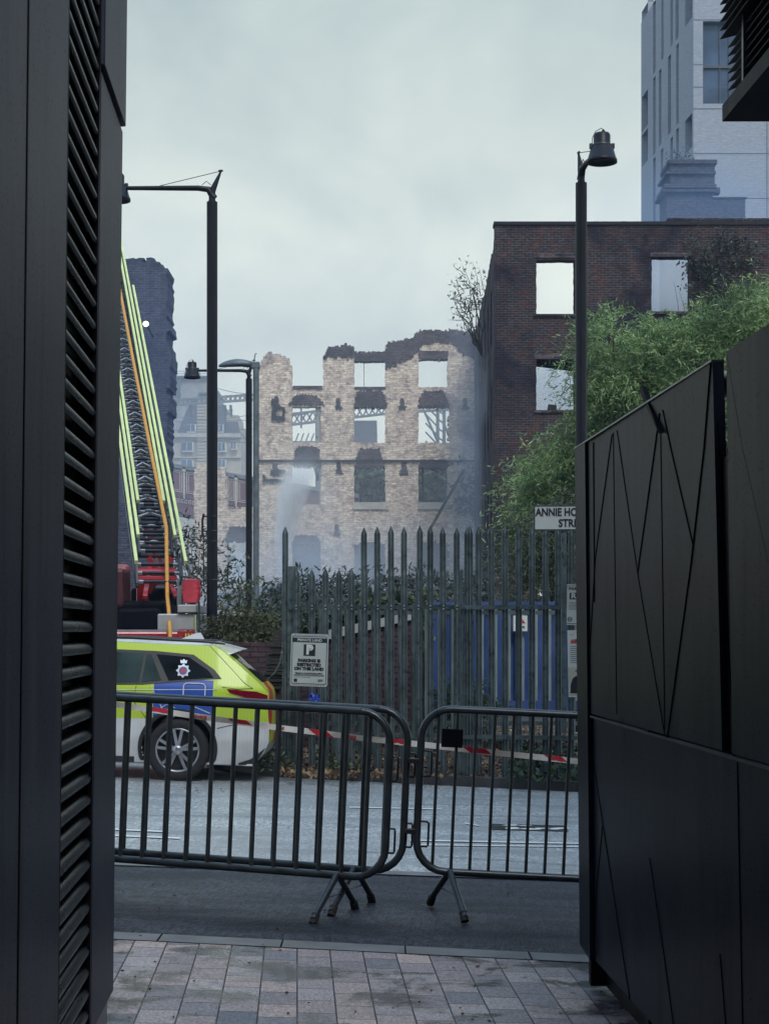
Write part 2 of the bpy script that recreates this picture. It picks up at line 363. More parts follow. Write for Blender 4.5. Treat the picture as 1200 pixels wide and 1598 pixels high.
# ------------------------------------------------------------------ setting: ground, road, pavement
def asphalt(name, col, r0, r1, bst, agg=90, crack=0, spec=.5):
    m, nt, b = newmat(name); b.inputs['Specular IOR Level'].default_value = spec; v = objv(nt, True)
    gv = mapped(nt, v, (1, .33, 1)); f1 = tnoise(nt, gv, agg * .62, 4, .85); f2 = tnoise(nt, mapped(nt, v, (.5, 1.6, 1)), 1.1, 6, .65)
    vo = N(nt, 'ShaderNodeTexVoronoi'); vo.inputs['Scale'].default_value = agg * 1.2; nt.links.new(gv, vo.inputs['Vector'])
    c = mixc(nt, ramp(nt, f1, .40, .62), tuple(x * .25 for x in col), tuple(x * 2.4 for x in col))
    c = mixc(nt, ramp(nt, f2, .42, .66), c, tuple(x * .42 for x in col))
    h = math_(nt, 'ADD', f1, math_(nt, 'MULTIPLY', vo.outputs['Distance'], .8))
    if crack:
        vc = N(nt, 'ShaderNodeTexVoronoi', feature='DISTANCE_TO_EDGE'); vc.inputs['Scale'].default_value = .55
        nw = N(nt, 'ShaderNodeVectorMath', operation='ADD'); nn = N(nt, 'ShaderNodeTexNoise'); nn.inputs['Scale'].default_value = 2.5
        nt.links.new(v, nn.inputs['Vector']); nt.links.new(mapped(nt, v, (.35, 1.6, 1)), nw.inputs[0]); nt.links.new(nn.outputs['Color'], nw.inputs[1]); nt.links.new(nw.outputs[0], vc.inputs['Vector'])
        ck = math_(nt, 'LESS_THAN', vc.outputs['Distance'], .008); c = mixc(nt, ck, c, (.006, .006, .007))
    nt.links.new(c, b.inputs['Base Color'])
    nt.links.new(math_(nt, 'MULTIPLY_ADD', ramp(nt, f2, .3, .7), r1 - r0, r0), b.inputs['Roughness'])
    bump(nt, b, h, bst, .006)
asphalt('road_wet', (.27, .285, .29), .42, .55, .5, 60, 0)
for k_, v_ in (('Specular IOR Level', 1.0), ('IOR', 2.0), ('Coat Weight', 1.0), ('Coat Roughness', .48)): [n for n in MATS['road_wet'].node_tree.nodes if n.type == 'BSDF_PRINCIPLED'][0].inputs[k_].default_value = v_
asphalt('footway_asphalt', (.026, .030, .045), .38, .6, 1.0, 48, spec=.2)
asphalt('yard_ground', (.05, .045, .04), .7, .9, .8, 30)
asphalt('far_ground', (.05, .052, .055), .4, .6, .3, 20)
def paver(name):
    m, nt, b = newmat(name); v = objv(nt, True)
    rot = N(nt, 'ShaderNodeMapping'); rot.inputs['Rotation'].default_value = (0, 0, R(90 - 3.0)); nt.links.new(v, rot.inputs['Vector'])
    t = N(nt, 'ShaderNodeTexBrick'); nt.links.new(rot.outputs[0], t.inputs['Vector'])
    t.inputs['Scale'].default_value = 1; t.inputs['Brick Width'].default_value = .235; t.inputs['Row Height'].default_value = .162
    t.inputs['Mortar Size'].default_value = .0035; t.inputs['Mortar Smooth'].default_value = .1; t.inputs['Bias'].default_value = 0; t.offset = .37
    t.inputs['Color1'].default_value = (0, 0, 0, 1); t.inputs['Color2'].default_value = (1, 1, 1, 1); t.inputs['Mortar'].default_value = (.5, .5, .5, 1)
    cr = N(nt, 'ShaderNodeValToRGB'); nt.links.new(t.outputs['Color'], cr.inputs[0])
    e = cr.color_ramp; e.elements[0].position = 0; e.elements[0].color = (.070, .075, .088, 1); e.elements[1].position = 1; e.elements[1].color = (.20, .185, .18, 1)
    for p_, c_ in ((.25, (.19, .155, .145, 1)), (.45, (.10, .10, .11, 1)), (.6, (.24, .195, .175, 1)), (.8, (.15, .13, .13, 1))): q = e.elements.new(p_); q.color = c_
    f = tnoise(nt, mapped(nt, v, (1, .5, 1)), 75, 4, .8); c = mixc(nt, .6, cr.outputs[0], ramp(nt, f, .3, .7, (.65, .63, .63), (4.2, 4.1, 4.2)), 'MULTIPLY')
    w_ = tnoise(nt, v, 2.4, 5, .6, .4); c = mixc(nt, ramp(nt, w_, .5, .6), c, mixc(nt, 1, c, (.30, .32, .36), 'MULTIPLY'))
    c = mixc(nt, t.outputs['Fac'], c, (.010, .010, .012))
    nt.links.new(c, b.inputs['Base Color'])
    nt.links.new(math_(nt, 'MULTIPLY_ADD', ramp(nt, w_, .47, .58), -.44, .60), b.inputs['Roughness'])
    bump(nt, b, math_(nt, 'ADD', math_(nt, 'MULTIPLY', t.outputs['Fac'], -1.5), math_(nt, 'MULTIPLY', f, .35)), .5, .004)
paver('wet_pavers')
def sheet(name, mat, xs, ya, yb, ny, dz, kind='structure'):
    """surface between the two lines ya(x) and yb(x), following the slope of the ground"""
    vs = []; fs = []
    for x in xs:
        for j in range(ny + 1):
            y = ya(x) + (yb(x) - ya(x)) * j / ny; vs.append((x, y, gz(x, y) + dz))
    for i in range(len(xs) - 1):
        for j in range(ny): a = i * (ny + 1) + j; fs.append((a, a + ny + 1, a + ny + 2, a + 1))
    mb = MB(); mb.add(vs, fs); o = mb.build(name, mat); return tag(o, kind=kind)
GX = [-400, -200, -100, -60, -30, -14] + [x * .5 for x in range(-14, 15)] + [14, 30, 60, 100, 200, 400]
sheet('ground', 'far_ground', GX, lambda x: -30, lambda x: 500, 530, -.004)
XS = [-40, -20, -10] + [x * .5 for x in range(-14, 15)] + [10, 20, 40]
pe = lambda x: 8.33 - .075 * x                     # edge of the block paving
ke = lambda x: 10.87 + .0 * x                      # near edge of the road
kf_pts = [(-2.0, 18.7), (-1.16, 17.75), (2.0, 17.25), (6, 17.0), (40, 17.0)]
kf = lambda x: pl([(-40, 18.9), (-2.4, 18.9)] + kf_pts, x)
NX = [x * .5 for x in range(-14, 15)]
sheet('block_paving', 'wet_pavers', NX, lambda x: -6, lambda x: pe(x) - .09, 20, .006)
sheet('paving_edge', 'granite_flag', NX, lambda x: pe(x) - .09, lambda x: pe(x) + .10, 1, .010)
sheet('footway', 'footway_asphalt', XS, lambda x: pe(x) + .10, lambda x: ke(x), 6, .004)
sheet('near_kerb', 'granite_flag', XS, lambda x: ke(x), lambda x: ke(x) + .16, 1, .012)
sheet('road', 'road_wet', XS, lambda x: ke(x) + .16, lambda x: kf(x), 24, .0)
# joints across the paving edge flags
mb = MB()
for x in np.arange(-3, 3, .62):
    y = pe(x); mb.box(x, x + .008, y - .088, y + .098, gz(x, y) + .0095, gz(x, y) + .0125)
for x in np.arange(-6, 6, .915):
    y = ke(x); mb.box(x, x + .012, y + .002, y + .158, gz(x, y) + .011, gz(x, y) + .0145)
tag(mb.build('paving_joint', 'seam_black'), kind='structure')
# road from the far kerb round to the left, with the yard behind the kerb
kpath = [(-2.7, 60), (-2.6, 22), (-2.45, 20.2)] + kf_pts[0:]
mb = MB()
vs = []
KH = .10
for i in range(len(kpath) - 1):
    (xa, ya), (xb, yb) = kpath[i], kpath[i + 1]; n = max(1, int(math.dist((xa, ya), (xb, yb)) / .9)) if abs(xb) < 10 else 8
    for k in range(n):
        a = Vector((xa + (xb - xa) * k / n, ya + (yb - ya) * k / n, 0)); b = Vector((xa + (xb - xa) * (k + 1) / n, ya + (yb - ya) * (k + 1) / n, 0))
        d = (b - a).normalized(); nn = Vector((-d.y, d.x, 0)) * .15; b2 = b - d * .006
        p = [Vector((q.x, q.y, gz(q.x, q.y) + h)) for h in (-.05, KH) for q in (a, b2, b2 + nn, a + nn)]
        p[4] += nn * .12; p[5] += nn * .12; mb.hexa(p)
tag(mb.build('far_kerb', 'kerb_wet'), kind='structure')
mb = MB(); vs = []; fs = []; G = 46
kl = [Vector((x, y, 0)) for x, y in kpath]
def yard_y(x): return pl([(-2.7, 20.6), (-2.45, 20.2)] + kf_pts, x) + .15
xs = [-2.5] + [-2 + .4 * i for i in range(26)] + [10, 14, 20, 30, 40]
for x in xs:
    for j in range(31):
        y0 = yard_y(x); y = y0 + (60 - y0) * (j / 30) ** 1.8; vs.append((x, y, gz(x, y) + KH - .004 + (.02 * nz2(x, y, 1.5) if j > 1 else 0)))
for i in range(len(xs) - 1):
    for j in range(30): a = i * 31 + j; fs.append((a, a + 31, a + 32, a + 1))
mb.add(vs, fs); tag(mb.build('yard_ground', 'yard_ground'), kind='structure')
# road markings
plain('road_paint', (.85, .86, .83), .4, 0, .08, 8, .1, 60, ((.30, .31, .31), 16, .60)); plain('old_patch', (.028, .028, .03), .3, 0, .3, 8, .3, 30)
def mark(px0, py0, px1, py1, wd, mat='road_paint', nm='road_marking', dz=.008):
    a, b = PG(px0, py0), PG(px1, py1); mb = MB(); n = 8; vs = []
    for i in range(n + 1):
        p = a.lerp(b, i / n)
        for s_ in (0, wd): vs.append((p.x, p.y + s_, gz(p.x, p.y + s_) + dz))
    mb.add(vs, [(2 * i, 2 * i + 2, 2 * i + 3, 2 * i + 1) for i in range(n)]); tag(mb.build(nm, mat), kind='structure')
mark(60, 1302, 280, 1311, .07); mark(60, 1291, 262, 1301, .07)
mark(640, 1314, 1000, 1321, .07); mark(655, 1321, 1000, 1325, .05)
mark(545, 1262, 690, 1265, .07); mark(725, 1287, 748, 1291, .06)
for q in ((185, 1273, 430, 1276), (640, 1256, 903, 1259), (660, 1272, 903, 1277), (430, 1290, 600, 1292), (560, 1330, 900, 1352)): mark(*q, .012, 'old_patch', 'crack_seal', .005)
mark(768, 1296, 888, 1299, .42, 'old_patch', 'road_patch', .005)
mb = MB()
a = PG(775, 1295)
random.seed(4)
for i in range(12):
    x = a.x + random.uniform(.0, .62); y = a.y + random.uniform(.0, .3); mb.prism([(x + random.uniform(.03, .09) * math.cos(t), y + random.uniform(.02, .05) * math.sin(t)) for t in np.linspace(0, 6.28, 7)[:-1]], gz(x, y) + .0062, gz(x, y) + .0085, 'xy')
tag(mb.build('patch_paint', 'road_paint'), kind='structure')

# ------------------------------------------------------------------ alley walls
# left wall: plane X = LX(Y), leaning in slightly; local frame x = along alley (Y), y = out of the wall
def LXw(Y): return -1.055 - .052 * (Y - 6.5)
def lw_px(px): return .717 / (-(px - 600) / F - .052)          # Y where that column meets the wall face
wl = thing('clad_building', 'tall dark steel clad building on the left of the alley with a louvred vent strip', 'building', (-1.055, 6.5, 0))
LEAN = .011
def WL(Y, z, out=0): return Vector((LXw(Y) + LEAN * (z - .2) - .002 + out, Y, z))
def lpanel(mb, Y0, Y1, z0, z1, out=0, th=.05, bev=.012):
    """one folded cladding tray: flat front with rounded returns"""
    f = []
    for z in (z0, z1):
        for (y, o) in ((Y0, -th), (Y0, -bev), (Y0 + bev * .35, -bev * .3), (Y0 + bev, 0), (Y1 - bev, 0), (Y1 - bev * .35, -bev * .3), (Y1, -bev), (Y1, -th)):
            f.append(WL(y, z, o + out))
    n = 8; mb.sm = False
    mb.add(f, [(i, i + 1, i + 1 + n, i + n) for i in range(n - 1)] + [tuple(range(n))[::-1], tuple(range(n, 2 * n)), (0, n, 2 * n - 1, n - 1)])
yA, yB, yC, yD = lw_px(22), lw_px(91), lw_px(142), 6.5
for (a, b, z0, z1, o) in ((yA + .006, yB - .004, .2, 15.0, 0), (3.2, yA - .006,   .2, 15.0, .006), (1.8, 3.19, .2, 15.0, 0), (.4, 1.79, .2, 15.0, .004), (-1.2, .39, .2, 15, 0), (-3, -1.21, .2, 15, .003), (-6, -3.01, .2, 15, 0),
                          (yC + .004, yD, .2, 3.545, 0), (yC + .004, yD, 3.57, 15.0, .012)):
    mb = MB(); lpanel(mb, a, b, z0, z1, o); mb.build('panel', 'left_panel', wl, True)
mb = MB(); z = .26
pitch = .0745; k = 0
while z < 8.9:
    # rounded, down-turned blade
    a0, a1 = yB + .012, yC - .02; vs = []; n = 5
    prof = [(-.055, .040), (-.030, .036), (-.012, .026), (-.004, .012), (-.006, .0), (-.012, -.004)]
    for Y in (a0, a1):
        for o_, h in prof: vs.append(WL(Y, z + h * 1.0, o_))
    m_ = len(prof); mb.sm = True; mb.add(vs, [(i, i + 1, i + 1 + m_, i + m_) for i in range(m_ - 1)]); mb.sm = False
    z += pitch
mb.build('louvre_blades', 'louvre_steel', wl, True)
mb = MB()
for (a, b) in ((yB - .002, yB + .010), (yC - .022, yC + .002)):
    mb.hexa([WL(a, .2, -.07), WL(b, .2, -.07), WL(b, .2, -.001), WL(a, .2, -.001), WL(a, 9, -.07), WL(b, 9, -.07), WL(b, 9, -.001), WL(a, 9, -.001)])
mb.build('louvre_frame', 'black_steel', wl, True)
for y in (yA, 3.195, 1.785):
    mb = MB(); mb.hexa([WL(y - .007, .2, -.01), WL(y + .007, .2, -.01), WL(y + .007, .2, .0075), WL(y - .007, .2, .0075), WL(y - .007, 15, -.01), WL(y + .007, 15, -.01), WL(y + .007, 15, .0075), WL(y - .007, 15, .0075)]); mb.build('seam', 'seam_black', wl, True)
mb = MB(); mb.hexa([(-9, -6, 0), (LXw(-6) - .075, -6, 0), (LXw(6.47) - .075, 6.47, 0), (-9, 6.47, 0), (-9, -6, 15), (LXw(-6) - .075 + .155, -6, 15), (LXw(6.47) - .075 + .155, 6.47, 15), (-9, 6.47, 15)])
mb.build('wall', 'black_steel', wl, True)
mb = MB(); mb.hexa([(LXw(-6) - .3, -6, 0), (LXw(-6) - .02, -6, 0), (LXw(6.45) - .02, 6.44, 0), (LXw(6.45) - .3, 6.44, 0), (LXw(-6) - .3, -6, .197), (LXw(-6) - .02, -6, .197), (LXw(6.45) - .02, 6.44, .197), (LXw(6.45) - .3, 6.44, .197)])
mb.build('plinth', 'granite_flag', wl, True)

# right wall
def RX(Y): return 1.287 - .052 * Y
def rw(px, py):
    Y = 1.287 / ((px - 600) / F + .052); return Y, Z(py, Y)
def WR(Y, z, out=0): return Vector((RX(Y) - .010 * (z - 1.2) - out, Y, z))
wr = thing('steel_hoarding', 'dark folded steel wall along the right of the alley with diagonal creases', 'wall', (RX(7.6), 7.6, 0))
def rpanel(mb, poly, out=0, th=.035):
    n = len(poly); vs = [WR(y, z, out) for y, z in poly] + [WR(y, z, out - th) for y, z in poly]
    mb.add(vs, [tuple(range(n)), tuple(range(2 * n - 1, n - 1, -1))] + [(i, i + n, (i + 1) % n + n, (i + 1) % n) for i in range(n)])
zt = 2.43; zs = 1.225; zb = .15
Yg1, _ = rw(1118, 600); Yg0, _ = rw(1142, 600); Ys = 7.32
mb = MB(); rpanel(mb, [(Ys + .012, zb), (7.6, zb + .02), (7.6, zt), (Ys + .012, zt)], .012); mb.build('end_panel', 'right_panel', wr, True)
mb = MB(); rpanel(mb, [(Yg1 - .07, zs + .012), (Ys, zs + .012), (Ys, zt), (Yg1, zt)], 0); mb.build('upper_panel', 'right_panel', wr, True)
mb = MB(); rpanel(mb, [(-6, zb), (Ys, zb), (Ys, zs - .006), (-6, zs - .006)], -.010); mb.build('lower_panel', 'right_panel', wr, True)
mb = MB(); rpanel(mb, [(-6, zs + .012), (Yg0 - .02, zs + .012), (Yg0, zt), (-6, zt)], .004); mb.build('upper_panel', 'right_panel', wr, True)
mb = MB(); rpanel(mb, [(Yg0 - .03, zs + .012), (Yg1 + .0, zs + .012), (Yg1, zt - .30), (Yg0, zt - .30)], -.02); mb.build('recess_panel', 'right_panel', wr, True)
mb = MB(); mb.tube([WR(Yg0 - .1, zt - .05, -.09), WR(Yg1 + .15, zt - .05, -.09)], .042, 14); mb.build('tube', 'barrier_steel', wr, True)
def seam(pts, r=.0045, out=0.0):
    pp = [rw(*p) for p in pts]; mb.tube([WR(y, z, out + .001) for y, z in pp], r * .72, 5)
mb = MB()
seam([(931, 690), (930, 940)], .005); seam([(960, 678), (932, 870), (915, 1112)]); seam([(968, 672), (998, 895), (1038, 1148)], .003)
seam([(1035, 645), (998, 895)], .005); seam([(1040, 640), (1052, 700), (1085, 850)], .004); seam([(1116, 566), (1104, 700), (1082, 880), (1042, 1152)], .005)
seam([(962, 675), (963, 1115)], .0025); seam([(1036, 660), (1038, 1140)], .0025)
seam([(1143, 556), (1166, 700), (1205, 880)], .005); seam([(1126, 660), (1146, 1180)], .003)
seam([(1146, 1190), (1150, 1620)], .003, -.010); seam([(915, 1135), (935, 1280), (975, 1560)], .004, -.010); seam([(936, 1285), (924, 1400), (922, 1470)], .004, -.01)
seam([(1008, 1340), (1030, 1500), (1045, 1620)], .003, -.010); seam([(1116, 1490), (1125, 1620)], .003, -.01)
mb.build('crease', 'seam_black', wr, True)
mb = MB(); mb.hexa([WR(-6, zs - .005, 0), WR(-6, zs - .005, .004), WR(Ys, zs - .005, .004), WR(Ys, zs - .005, 0), WR(-6, zs + .004, 0), WR(-6, zs + .004, .004), WR(Ys, zs + .004, .004), WR(Ys, zs + .004, 0)]); mb.build('ledge', 'left_panel', wr, True)
mb = MB()
mb.hexa([WR(Yg1, zt, -.036), WR(Yg1, zt, .004), WR(7.6, zt, .016), WR(7.6, zt, -.036), WR(Yg1, zt + .006, -.036), WR(Yg1, zt + .006, .004), WR(7.6, zt + .006, .016), WR(7.6, zt + .006, -.036)])
mb.build('trim', 'barrier_steel', wr, True)
mb = MB(); y, z_ = rw(1040, 646)   # bent strip of metal sticking up over the top
mb.prism([(y - .02, z_ - .07), (y + .03, z_ - .05), (y + .40, z_ + .13), (y + .43, z_ + .16), (y + .36, z_ + .15)], RX(y) - .03, RX(y) - .012, 'yz'); mb.build('bent_strip', 'seam_black', wr, True)
mb = MB(); mb.hexa([(RX(-6) + .10, -6, 0), (RX(-6) + .30, -6, 0), (RX(7.5) + .30, 7.5, 0), (RX(7.5) + .10, 7.5, 0), (RX(-6) + .10, -6, zs), (RX(-6) + .30, -6, zs), (RX(7.5) + .30, 7.5, zs), (RX(7.5) + .10, 7.5, zs)])
mb.build('plinth', 'black_steel', wr, True)
for y in (7.55, Yg1 + 1.2, 4.1, 2.0, 0, -2): mb = MB(); mb.box(RX(y) + .035, RX(y) + .11, y - .05, y + .03, 0, zt - .08); mb.build('post', 'black_steel', wr, True)
# overhanging louvred box, top right
ob = thing('louvred_overhang', 'black louvred building overhang high on the right above the steel wall', 'building', (3.2, 8, 0))
Yo = 12.0; xo = X(1127, Yo); zo = Z(189, Yo)
mb = MB(); mb.hexa([(xo + .13, Yo - .3, zo + .12), (8, Yo - .3, zo + .12), (8, 2, zo + .12), (xo + .13 + .052 * (Yo - 2), 2, zo + .12), (xo + .13, Yo - .3, zo + 4.5), (8, Yo - .3, zo + 4.5), (8, 2, zo + 4.5), (xo + .13 + .52, 2, zo + 4.5)])
mb.build('wall', 'black_steel', ob, True)
def OX(Y): return xo + .052 * (Yo - Y)
mb = MB()
mb.hexa([(OX(Yo), Yo, zo), (8, Yo, zo), (8, 2, zo), (OX(2), 2, zo), (OX(Yo), Yo, zo + .117), (8, Yo, zo + .117), (8, 2, zo + .117), (OX(2), 2, zo + .117)])
mb.build('soffit', 'black_steel', ob, True)
mb = MB(); z = zo + .15
while z < zo + 4.4:
    o_ = .035 if z < zo + .56 else -.02
    mb.hexa([(OX(Yo) + o_, Yo - .02, z), (OX(Yo) + .15, Yo - .02, z + .045), (OX(2) + .15, 2, z + .045), (OX(2) + o_, 2, z), (OX(Yo) + o_, Yo - .02, z + .008), (OX(Yo) + .15, Yo - .02, z + .053), (OX(2) + .15, 2, z + .053), (OX(2) + o_, 2, z + .008)]); z += .062
mb.build('louvre_blades', 'black_steel', ob, True)
for y in (Yo - .45, Yo - 3.2, Yo - 6): mb = MB(); mb.box(OX(y) + .02, OX(y) + .12, y - .05, y, zo + .118, zo + 4.5); mb.build('mullion', 'louvre_steel', ob, True)
mb = MB(); mb.box(3.4, 9, -9, 11.5, 0, zo - .003); mb.box(3.0, 9, -9, 1.9, zo, 10); mb.build('base_and_shade_wall', 'black_steel', ob, True)  # upper box is unseen, added to keep light off the alley
rb = thing('rear_light_block', 'unseen dark block added behind the viewer to keep light out of the alley', 'building', (0, -9.5, 0))
mb = MB(); mb.box(-14, 12, -16, -9.2, 0, 7.5); mb.build('wall', 'left_panel', rb, True)  # unseen mass added to block the sky light from behind

# ------------------------------------------------------------------ crowd barriers
def frame_pts(x0, x1, z0, z1, r, n=6):
    pts = []
    for cx_, cz_, a0 in ((x1 - r, z1 - r, 90), (x1 - r, z0 + r, 0), (x0 + r, z0 + r, -90), (x0 + r, z1 - r, -180)):
        for i in range(n + 1):
            t = R(a0 - 90 * i / n); pts.append((cx_ + r * math.cos(t), 0, cz_ + r * math.sin(t)))
    pts.append(pts[0]); return pts
def barrier(label, loc, rot, Lb=2.3, nb=18, rb=.0125, fr=.022, legs=(.33, 1.95), plate=None, drift=-.05, hooks='right', first=None):
    t = thing('crowd_barrier', label, 'barrier', loc, rot, 'crowd barriers across the end of the alley')
    mb = MB(); mb.tube(frame_pts(0, Lb, .24, 1.16, .17), fr, 12, False); mb.build('frame', 'barrier_steel', t)
    for i in range(nb):
        x = Lb * (i + .9) / (nb + .8); mb = MB(); mb.tube([(x, 0, .25), (x, 0, 1.15)], rb, 8); mb.build('bar', 'barrier_steel', t)
    for lx in legs:
        for s_ in (-1, 1):
            mb = MB(); mb.tube([(lx + .005, s_ * .012, .245), (lx - s_ * drift * -1, s_ * .27, .035)], .019, 10)
            lg = mb.build('leg', 'barrier_steel', t)
            mb = MB(); mb.tube([(lx + s_ * drift * .88, s_ * .24, .058), (lx + s_ * drift, s_ * .272, .012)], .024, 10); mb.build('foot', 'rubber', lg)
        mb = MB(); mb.tube([(lx + drift * -.5, -.14, .13), (lx + drift * .5, .14, .13)], .004, 5); mb.build('brace', 'barrier_steel', t)
    for hz in (.92, .52):
        if hooks == 'right': pts = [(Lb, 0, hz), (Lb + .045, 0, hz), (Lb + .05, 0, hz - .01), (Lb + .05, 0, hz - .125), (Lb + .045, 0, hz - .135), (Lb + .015, 0, hz - .135)]
        else: pts = [(0, 0, hz), (.055, -.02, hz), (.065, -.02, hz - .01), (.065, -.02, hz - .13), (.058, -.02, hz - .14), (.02, -.02, hz - .14)]
        mb = MB(); mb.tube(pts, .0065, 6); mb.build('hook', 'black_trim', t)
        if hooks == 'left': mb = MB(); mb.bevbox(-.065, .0, -.02, .02, hz - .075, hz - .045, .004); mb.build('latch', 'black_trim', t)
    if plate: mb = MB(); mb.bevbox(plate[0], plate[1], -.022, -.012, plate[2], plate[3], .003); mb.build('plate', 'black_steel', t)
    return t
TH = R(2.6)
def place_b(px_end, Y, yaw, end, Lb=2.3):
    x = X(px_end, Y)
    if end == 'right': ox = x - Lb * math.cos(yaw) ; oy = Y - Lb * math.sin(yaw)
    else: ox, oy = x, Y
    mid = (ox + Lb / 2 * math.cos(yaw), oy + Lb / 2 * math.sin(yaw)); return (ox, oy, gz(mid[0], mid[1]) + math.sin(TH) * Lb / 2)
ya = R(-11.0)
barrier('left crowd barrier nearest the camera with its end just short of the join', place_b(597, 9.22, ya, 'right'), (0, TH, ya), rb=.0125, drift=.06, nb=17, legs=(.36, 2.03))
barrier('crowd barrier standing close behind the front left one, its rounded end against the join', place_b(625, 9.46, R(-11.4), 'right'), (0, TH * .95, R(-11.4)), rb=.0125, drift=.06, nb=17, legs=(.40, 2.02))
barrier('right hand crowd barrier with a small dark plate between its bars', place_b(645, 9.42, R(-2.5), 'left'), (0, TH, R(-2.5)), rb=.0095, nb=21, plate=(.115, .235, .945, 1.05), drift=-.10, legs=(.19, 2.05), hooks='left')

# striped tape
def tape():
    t = thing('barrier_tape', 'red and white striped tape stretched sagging across behind the barriers', 'tape', (0, 9.9, .9))
    Y0, Y1 = 10.0, 9.72
    pts = [(40, 1076), (187, 1101), (230, 1107), (298, 1117), (363, 1126), (434, 1136), (500, 1144), (560, 1152), (637, 1160), (700, 1167), (760, 1174), (850, 1183), (905, 1189), (1010, 1201)]
    def at(px): py = pl(pts, px); Y = Y0 + (Y1 - Y0) * (px - 187) / 718; return P(px, py, Y)
    def band(nm, mat, pxa, pxb, h, off=0):
        vs = []; n = max(2, int((pxb - pxa) / 12)); mb = MB()
        for i in range(n + 1):
            px = pxa + (pxb - pxa) * i / n; c = at(px); tw = .006 * math.sin(px * .031)
            sl = 6 * (1 if nm == 'stripe' else 0)
            for s_ in (-1, 1):
                for o_ in (0, .0012 + off): q = at(px + s_ * sl * (-1)); vs.append((q.x, c.y + s_ * tw - (off if o_ == 0 else 0) + (0 if o_ == 0 else .0012), q.z + s_ * h / 2))
        fs = []
        for i in range(n):
            a = i * 4; b = a + 4; fs += [(a, b, b + 2, a + 2), (a + 1, a + 3, b + 3, b + 1), (a, a + 1, b + 1, b), (a + 2, b + 2, b + 3, a + 3)]
        fs += [(0, 2, 3, 1), (4 * n, 4 * n + 1, 4 * n + 3, 4 * n + 2)]
        mb.add(vs, fs); return mb.build(nm, mat, t, True)
    band('band', 'tape_white', 40, 1010, .034)
    for a, b in ((92, 128), (236, 266), (363, 391), (487, 515), (613, 638), (728, 764), (856, 882), (968, 1000)): band('stripe', 'tape_red', a, b, .0345, .0015)
    for s_, px in (('SERVICE', 310), ('FIRE', 437), ('FIRE', 549), ('SERVICE', 205 - 40)):
        c = at(px); o = letters(s_, .017, 'sign_red', t, c - Vector(t.location) + Vector((0, -.006, 0)), .001, 1.15); o.rotation_euler = (R(90), R(8), 0)
tape()

# ------------------------------------------------------------------ palisade fence
FY = lambda x: kf(x) + .28
def pale_mb(x, ybase, z0, z1, wd=.066, lean=0):
    mb = MB(); d = .014; prof = [(-.5, .0), (-.46, -.006), (-.25, -d * .2), (-.12, -d), (.12, -d), (.25, -d * .2), (.46, -.006), (.5, 0)]
    n = len(prof); vs = []
    for z, sc in ((z0, 1), (z1 - .075, 1), (z1, .12)):
        for (a, b) in prof: vs.append((x + a * wd * sc + lean * (z - z0), ybase + b * (1.6 if sc == 1 else .5), z))
    m = len(vs)
    vs += [(v[0], v[1] + .004, v[2]) for v in vs]; fs = []
    for lv in range(2):
        for i in range(n - 1): a = lv * n + i; fs += [(a, a + 1, a + 1 + n, a + n), (m + a, m + a + n, m + a + 1 + n, m + a + 1)]
        for a in (lv * n, lv * n + n - 1): fs.append((a, a + n, m + a + n, m + a))
    mb.add(vs, fs); return mb
fn = thing('palisade_fence', 'galvanised steel palisade fence with pointed pales along the far kerb', 'fence', (.4, 17.8, .1))
def col(px, dy=0):
    Y = 17.7
    for _ in range(12): Y = .5 * Y + .5 * (FY(X(px, Y)) + dy)
    return X(px, Y), Y
talls = [445, 568, 588.5, 610, 630, 655.5, 671, 691.5, 712, 729, 734, 747.5, 767, 788, 809, 830, 851, 871, 891, 912, 933, 954, 975, 996, 1017, 1038, 1059, 1080]
lows = [462.5, 487, 508, 528.5, 549, 569.5, 589.5, 610.5, 630.5, 653, 671.5, 692, 713]
random.seed(11)
zl = KH - .02
for px in talls:
    x, y = col(px, .03); g = gz(x, y); pale_mb(x, y, g + zl, Z(822 + random.uniform(-1.5, 1.5), y), .066, random.uniform(-.002, .002)).build('pale', 'galv', fn, True)
for px in lows:
    x, y = col(px, -.05); g = gz(x, y); pale_mb(x, y, g + zl, Z(888 + random.uniform(-1.5, 1.5), y), .070, random.uniform(-.003, .003)).build('pale', 'galv', fn, True)
for (pa, pb, pz) in ((452, 716, 948), (452, 716, 1146), (700, 1085, 948), (700, 1085, 1150)):
    mb = MB(); x0, y0 = col(pa, .0); x1, y1 = col(pb, .0)
    za, zb_ = Z(pz, y0), Z(pz, y1)
    mid = [(x0 + (x1 - x0) * i / 6) for i in range(7)]
    for a, b in zip(mid, mid[1:]): mb.bar((a, FY(a) + .0, za), (b, FY(b) + .0, za), .035, .045)
    mb.build('rail', 'galv', fn, True)
for (px, top, wd, ln) in ((455, 884, .085, 0), (716, 890, .09, .0), (725, 895, .05, .012), (1000, 830, .08, 0)):
    x, y = col(px, .06); mb = MB(); g = gz(x, y); mb.hexa([(x - wd / 2, y - .04, g), (x + wd / 2, y - .04, g), (x + wd / 2, y + .04, g), (x - wd / 2, y + .04, g)] + [(x - wd / 2 + ln * 2, y - .04, Z(top, y)), (x + wd / 2 + ln * 2, y - .04, Z(top, y)), (x + wd / 2 + ln * 2, y + .04, Z(top, y)), (x - wd / 2 + ln * 2, y + .04, Z(top, y))])
    mb.build('post', 'galv', fn, True)
mb = MB()
for px in talls[1:] + lows:
    x, y = col(px, -.05 if px in lows else .03)
    for pz in (946, 951): mb.lathe([(.0, -.012), (.010, -.010), (.011, 0)], (x, y - .026, Z(pz, y)), 'y', 8)
mb.build('bolts', 'galv_light', fn, True)
